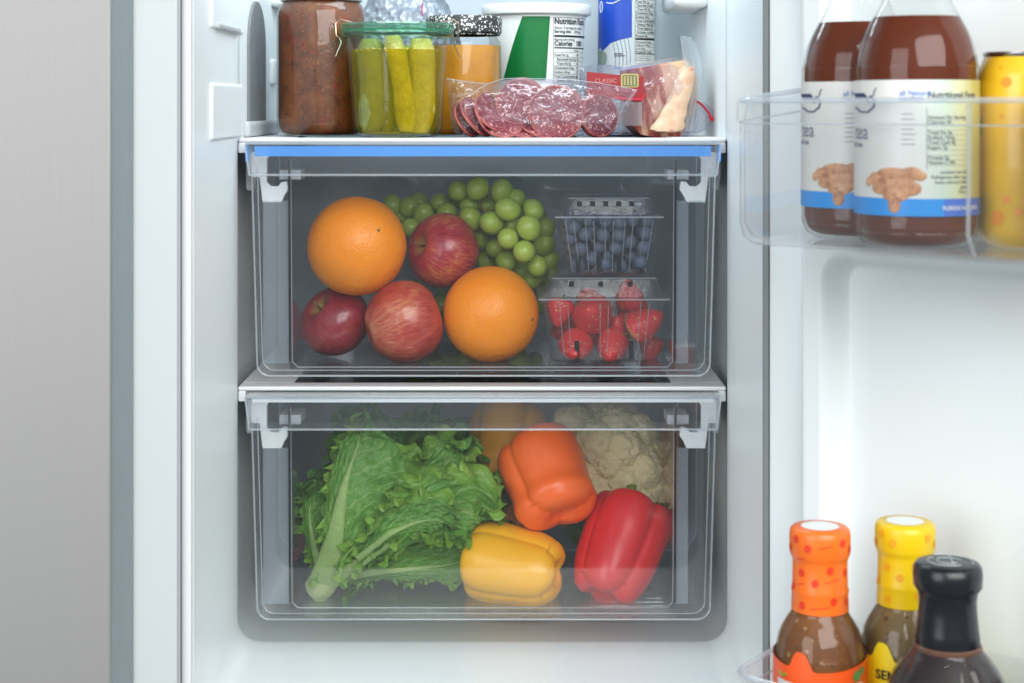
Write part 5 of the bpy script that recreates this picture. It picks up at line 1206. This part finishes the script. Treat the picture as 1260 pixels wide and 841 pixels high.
can(0.3200, 0.962, 0.095, 0.0290, 'canyel2', 'yellow can with green print at the right edge, in front of the other can', False)

# sauce bottles
M['sauce1'] = speckle('brown_marinade', (0.115, 0.032, 0.003), (0.21, 0.070, 0.008), [((0.05, 0.03, 0.01), 240, 0.3), ((0.40, 0.22, 0.08), 200, 0.25)], coat=0.0, nscale=35, rough=0.6)
M['sauce2'] = speckle('speckled_dressing', (0.12, 0.070, 0.020), (0.20, 0.13, 0.045), [((0.04, 0.03, 0.015), 220, 0.35)], coat=0.0, nscale=35, rough=0.6)
M['sauce3'] = speckle('dark_barbecue_sauce', (0.008, 0.003, 0.003), (0.016, 0.005, 0.005), [((0.06, 0.02, 0.01), 150, 0.2)], coat=0.0, nscale=20, rough=0.5)
M['capor'] = plain('orange_shrink_sleeve', (0.90, 0.17, 0.015), 0.35, 0.04); M['capye'] = plain('yellow_shrink_sleeve', (0.80, 0.54, 0.006), 0.35, 0.04); M['capbl'] = plain('black_shrink_sleeve', (0.010, 0.012, 0.015), 0.28, 0.1)
M['dotr'] = plain('red_orange_print', (0.75, 0.045, 0.015), 0.4); M['doty'] = plain('amber_print', (0.82, 0.38, 0.01), 0.4)
M['laby'] = plain('yellow_label', (0.88, 0.66, 0.01), 0.4); M['labo'] = plain('orange_label', (0.88, 0.10, 0.012), 0.4)
ZF2 = ZB2+0.0003
def sauce(X, d, ztop, sc, cap, sauce_m, label, dots=None, lab=None, shape=0):
    c = Vector((X, Y(d), ZF2)); t = thing('sauce_bottle', c, label, 'bottle', 'sauce bottles in the lower door bin')
    T = ztop-ZF2; q = lambda k: T-k*sc
    # distances below the cap top, in mm at scale 1
    if shape == 0:
        neck = [(0.0168, q(0.0495)), (0.0182, q(0.0535)), (0.0222, q(0.060)), (0.0256, q(0.067)), (0.0275, q(0.0765)), (0.0284, q(0.088)), (0.0284, 0.014), (0.0270, 0.004), (0.024, 0.0)]
        band = [(0.0168, q(0.0520)), (0.0179, q(0.0512)), (0.0175, q(0.041)), (0.0177, q(0.040)), (0.0179, q(0.0385)), (0.0172, q(0.0365)), (0.0170, q(0.023)), (0.0171, q(0.0205)), (0.0173, q(0.0195)), (0.0178, q(0.0185)), (0.0188, q(0.016)), (0.0190, q(0.005)), (0.0184, q(0.0015)), (0.0170, q(0)), (1e-4, q(0))]
    else:
        neck = [(0.0180, q(0.045)), (0.0198, q(0.0505)), (0.0255, q(0.058)), (0.0315, q(0.067)), (0.0350, q(0.077)), (0.0362, q(0.090)), (0.0362, 0.012), (0.033, 0.003), (0.029, 0.0)]
        band = [(0.0185, q(0.0480)), (0.0190, q(0.0470)), (0.0180, q(0.040)), (0.0170, q(0.030)), (0.0166, q(0.0215)), (0.0170, q(0.0205)), (0.0172, q(0.018)), (0.0180, q(0.0165)), (0.0198, q(0.014)), (0.0202, q(0.007)), (0.0196, q(0.0025)), (0.0180, q(0.0006)), (0.0165, q(0)), (1e-4, q(0))]
    nk = [(float(a), float(b_)) for a, b_ in catmull(neck[::-1], 60)]
    MB().lathe([(a-0.0012, z+0.001) for a, z in nk if z < q(0.0525 if shape == 0 else 0.049)], 64, c).obj('sauce', M[sauce_m], t, sharp=60)
    fl_ = (lambda a, z: 1+0.02*math.cos(12*a)*(1 if z < q(0.055) else 0)) if shape else None
    MB().lathe(nk, 96, c, rf=fl_, cap1=False).obj('glass', M['glass'], t)
    cp_ = MB().lathe(band, 72, c, cap0=False).obj('cap_sleeve', M[cap], t, sharp=50)
    if shape == 0:
        mb = MB(); n = 32; mb.add([(c.x, c.y, c.z+T+0.0004)]+[(c.x+0.0118*math.cos(2*PI*k/n), c.y+0.0118*math.sin(2*PI*k/n), c.z+T+0.0004) for k in range(n)], [(0, 1+k, 1+(k+1) % n) for k in range(n)]); mb.obj('cap_disc', M['tubw'], cp_, smooth=False)
    else:
        mb = MB(); mb.tube([(c.x+0.0145*math.cos(a), c.y+0.0145*math.sin(a), c.z+T+0.0003) for a in np.linspace(-0.4, 1.9, 20)], 0.0003, 5)
        for k, (r_, a0, a1) in enumerate(((0.0105, 2.2, 5.2), (0.0075, 0.2, 2.2), (0.0055, 2.6, 5.6))): mb.tube([(c.x+r_*math.cos(a)*1.1, c.y+r_*math.sin(a), c.z+T+0.0003) for a in np.linspace(a0, a1, 14)], 0.0003, 5)
        mb.tube([(c.x+0.002+0.002*u, c.y-0.006+0.018*u, c.z+T+0.0003) for u in np.linspace(0, 1, 6)], 0.0004, 5)
        mb.obj('cap_print', M['cream'], cp_)
        mb = MB(); mb.lathe([(0.0190, q(0.0475)), (0.0199, q(0.0485)), (0.0200, q(0.0500)), (0.0197, q(0.0508))], 64, c, cap0=False, cap1=False); mb.obj('tear_band', plain('brown_tear_band', (0.12, 0.06, 0.04), 0.3), t)
    if dots:
        mb = MB(); f2 = wrap(c, lambda z: lerp([z_ for r_, z_ in band[:-1]], [r_ for r_, z_ in band[:-1]], z), a0=-math.atan2(X, d))
        for (s, k) in ((-0.0075, 0.010), (0.0155, 0.0068), (-0.0165, 0.0055), (-0.012, 0.026), (0.0062, 0.0235), (-0.003, 0.0315), (0.019, 0.026), (-0.0115, 0.046), (0.0085, 0.0425), (0.024, 0.012), (-0.024, 0.012), (0.020, 0.044), (-0.021, 0.036)):
            put_disc(mb, f2, s, q(k), 0.0022, e=0.0002, sy=1.15)
        if dots == 'dotr':
            for (s, k, w) in ((0.0035, 0.0085, 0.004), (0.0075, 0.030, 0.0045), (-0.013, 0.033, 0.003), (0.0, 0.0465, 0.006), (-0.013, 0.017, 0.003)):
                mb.tube([f2(s+w*u, q(k)+0.0009*u, 0.0002) for u in np.linspace(-1, 1, 7)], 0.0003, 5)
        mb.obj('printed_dots', M[dots], cp_)
    if lab:
        nkz = [b_ for a, b_ in nk]; nkr = [a for a, b_ in nk]; f3 = wrap(c, lambda z: lerp(nkz, nkr, z)+0.0003, a0=-math.atan2(X, d)); n = 70; sA, sB = -0.0286*2.6, 0.0286*2.6
        zl = q(0.0825 if lab == 'labo' else 0.0815)
        def topz(s):
            z = zl+0.0032*math.cos((s+0.003)/0.0286*1.4)*-1+0.003
            hump = math.exp(-((s+ (0.012 if lab == 'labo' else 0.014))/0.0062)**4)*0.0105
            return min(z+hump, q(0.0690))
        mb = MB(); mb.grid([[f3(sA+(sB-sA)*i/n, zz_, 0.0004) for zz_ in np.linspace(0.012, topz(sA+(sB-sA)*i/n), 8)] for i in range(n+1)]); lb = mb.obj('label', M[lab], t)
        if lab == 'laby':
            mb = MB(); put_text(mb, f3, 'SEMA', -0.0185, q(0.0925), 0.0080, 0.03, e=0.0008); mb.obj('lettering', M['black'], lb, smooth=False)
        else:
            mb = MB(); mb.grid([[f3(s, zz_, 0.0007) for zz_ in np.linspace(0.013, zl-0.0095+0.25*abs(s)*0.2, 3)] for s in np.linspace(-0.030, 0.030, 30)]); mb.obj('label_field', M['paper'], lb)
            mb = MB(); mb.tube([f3(-0.028+0.006*u, zl-0.004-0.0018*math.sin(PI*u), 0.0008) for u in np.linspace(0, 1, 6)], 0.0006, 5); mb.obj('green_motif', M['leafg'], lb)
            mb = MB(); put_disc(mb, f3, 0.0245, zl-0.0035, 0.0035, e=0.0009); put_disc(mb, f3, 0.029, zl-0.001, 0.0025, e=0.0009); mb.obj('herb_motif', plain('herb_print', (0.12, 0.28, 0.06), 0.4, 0.4), lb)
sauce(0.1931, 1.070, -0.2640, 1.0, 'capor', 'sauce1', 'brown sauce bottle with orange dotted cap sleeve and white cap top', 'dotr', 'labo')
sauce(0.2494, 1.083, -0.2640, 1.0, 'capye', 'sauce2', 'speckled dressing bottle with yellow cap sleeve and yellow label', 'doty', 'laby')
sauce(0.2560, 1.003, -0.2680, 1.0, 'capbl', 'sauce3', 'dark sauce bottle with black cap sleeve, in front of the yellow capped one', None, None, 1)
sauce(0.3175, 0.985, -0.3245, 0.9, 'capbl', 'sauce3', 'lower black capped bottle at the bottom right edge', None, None, 1)
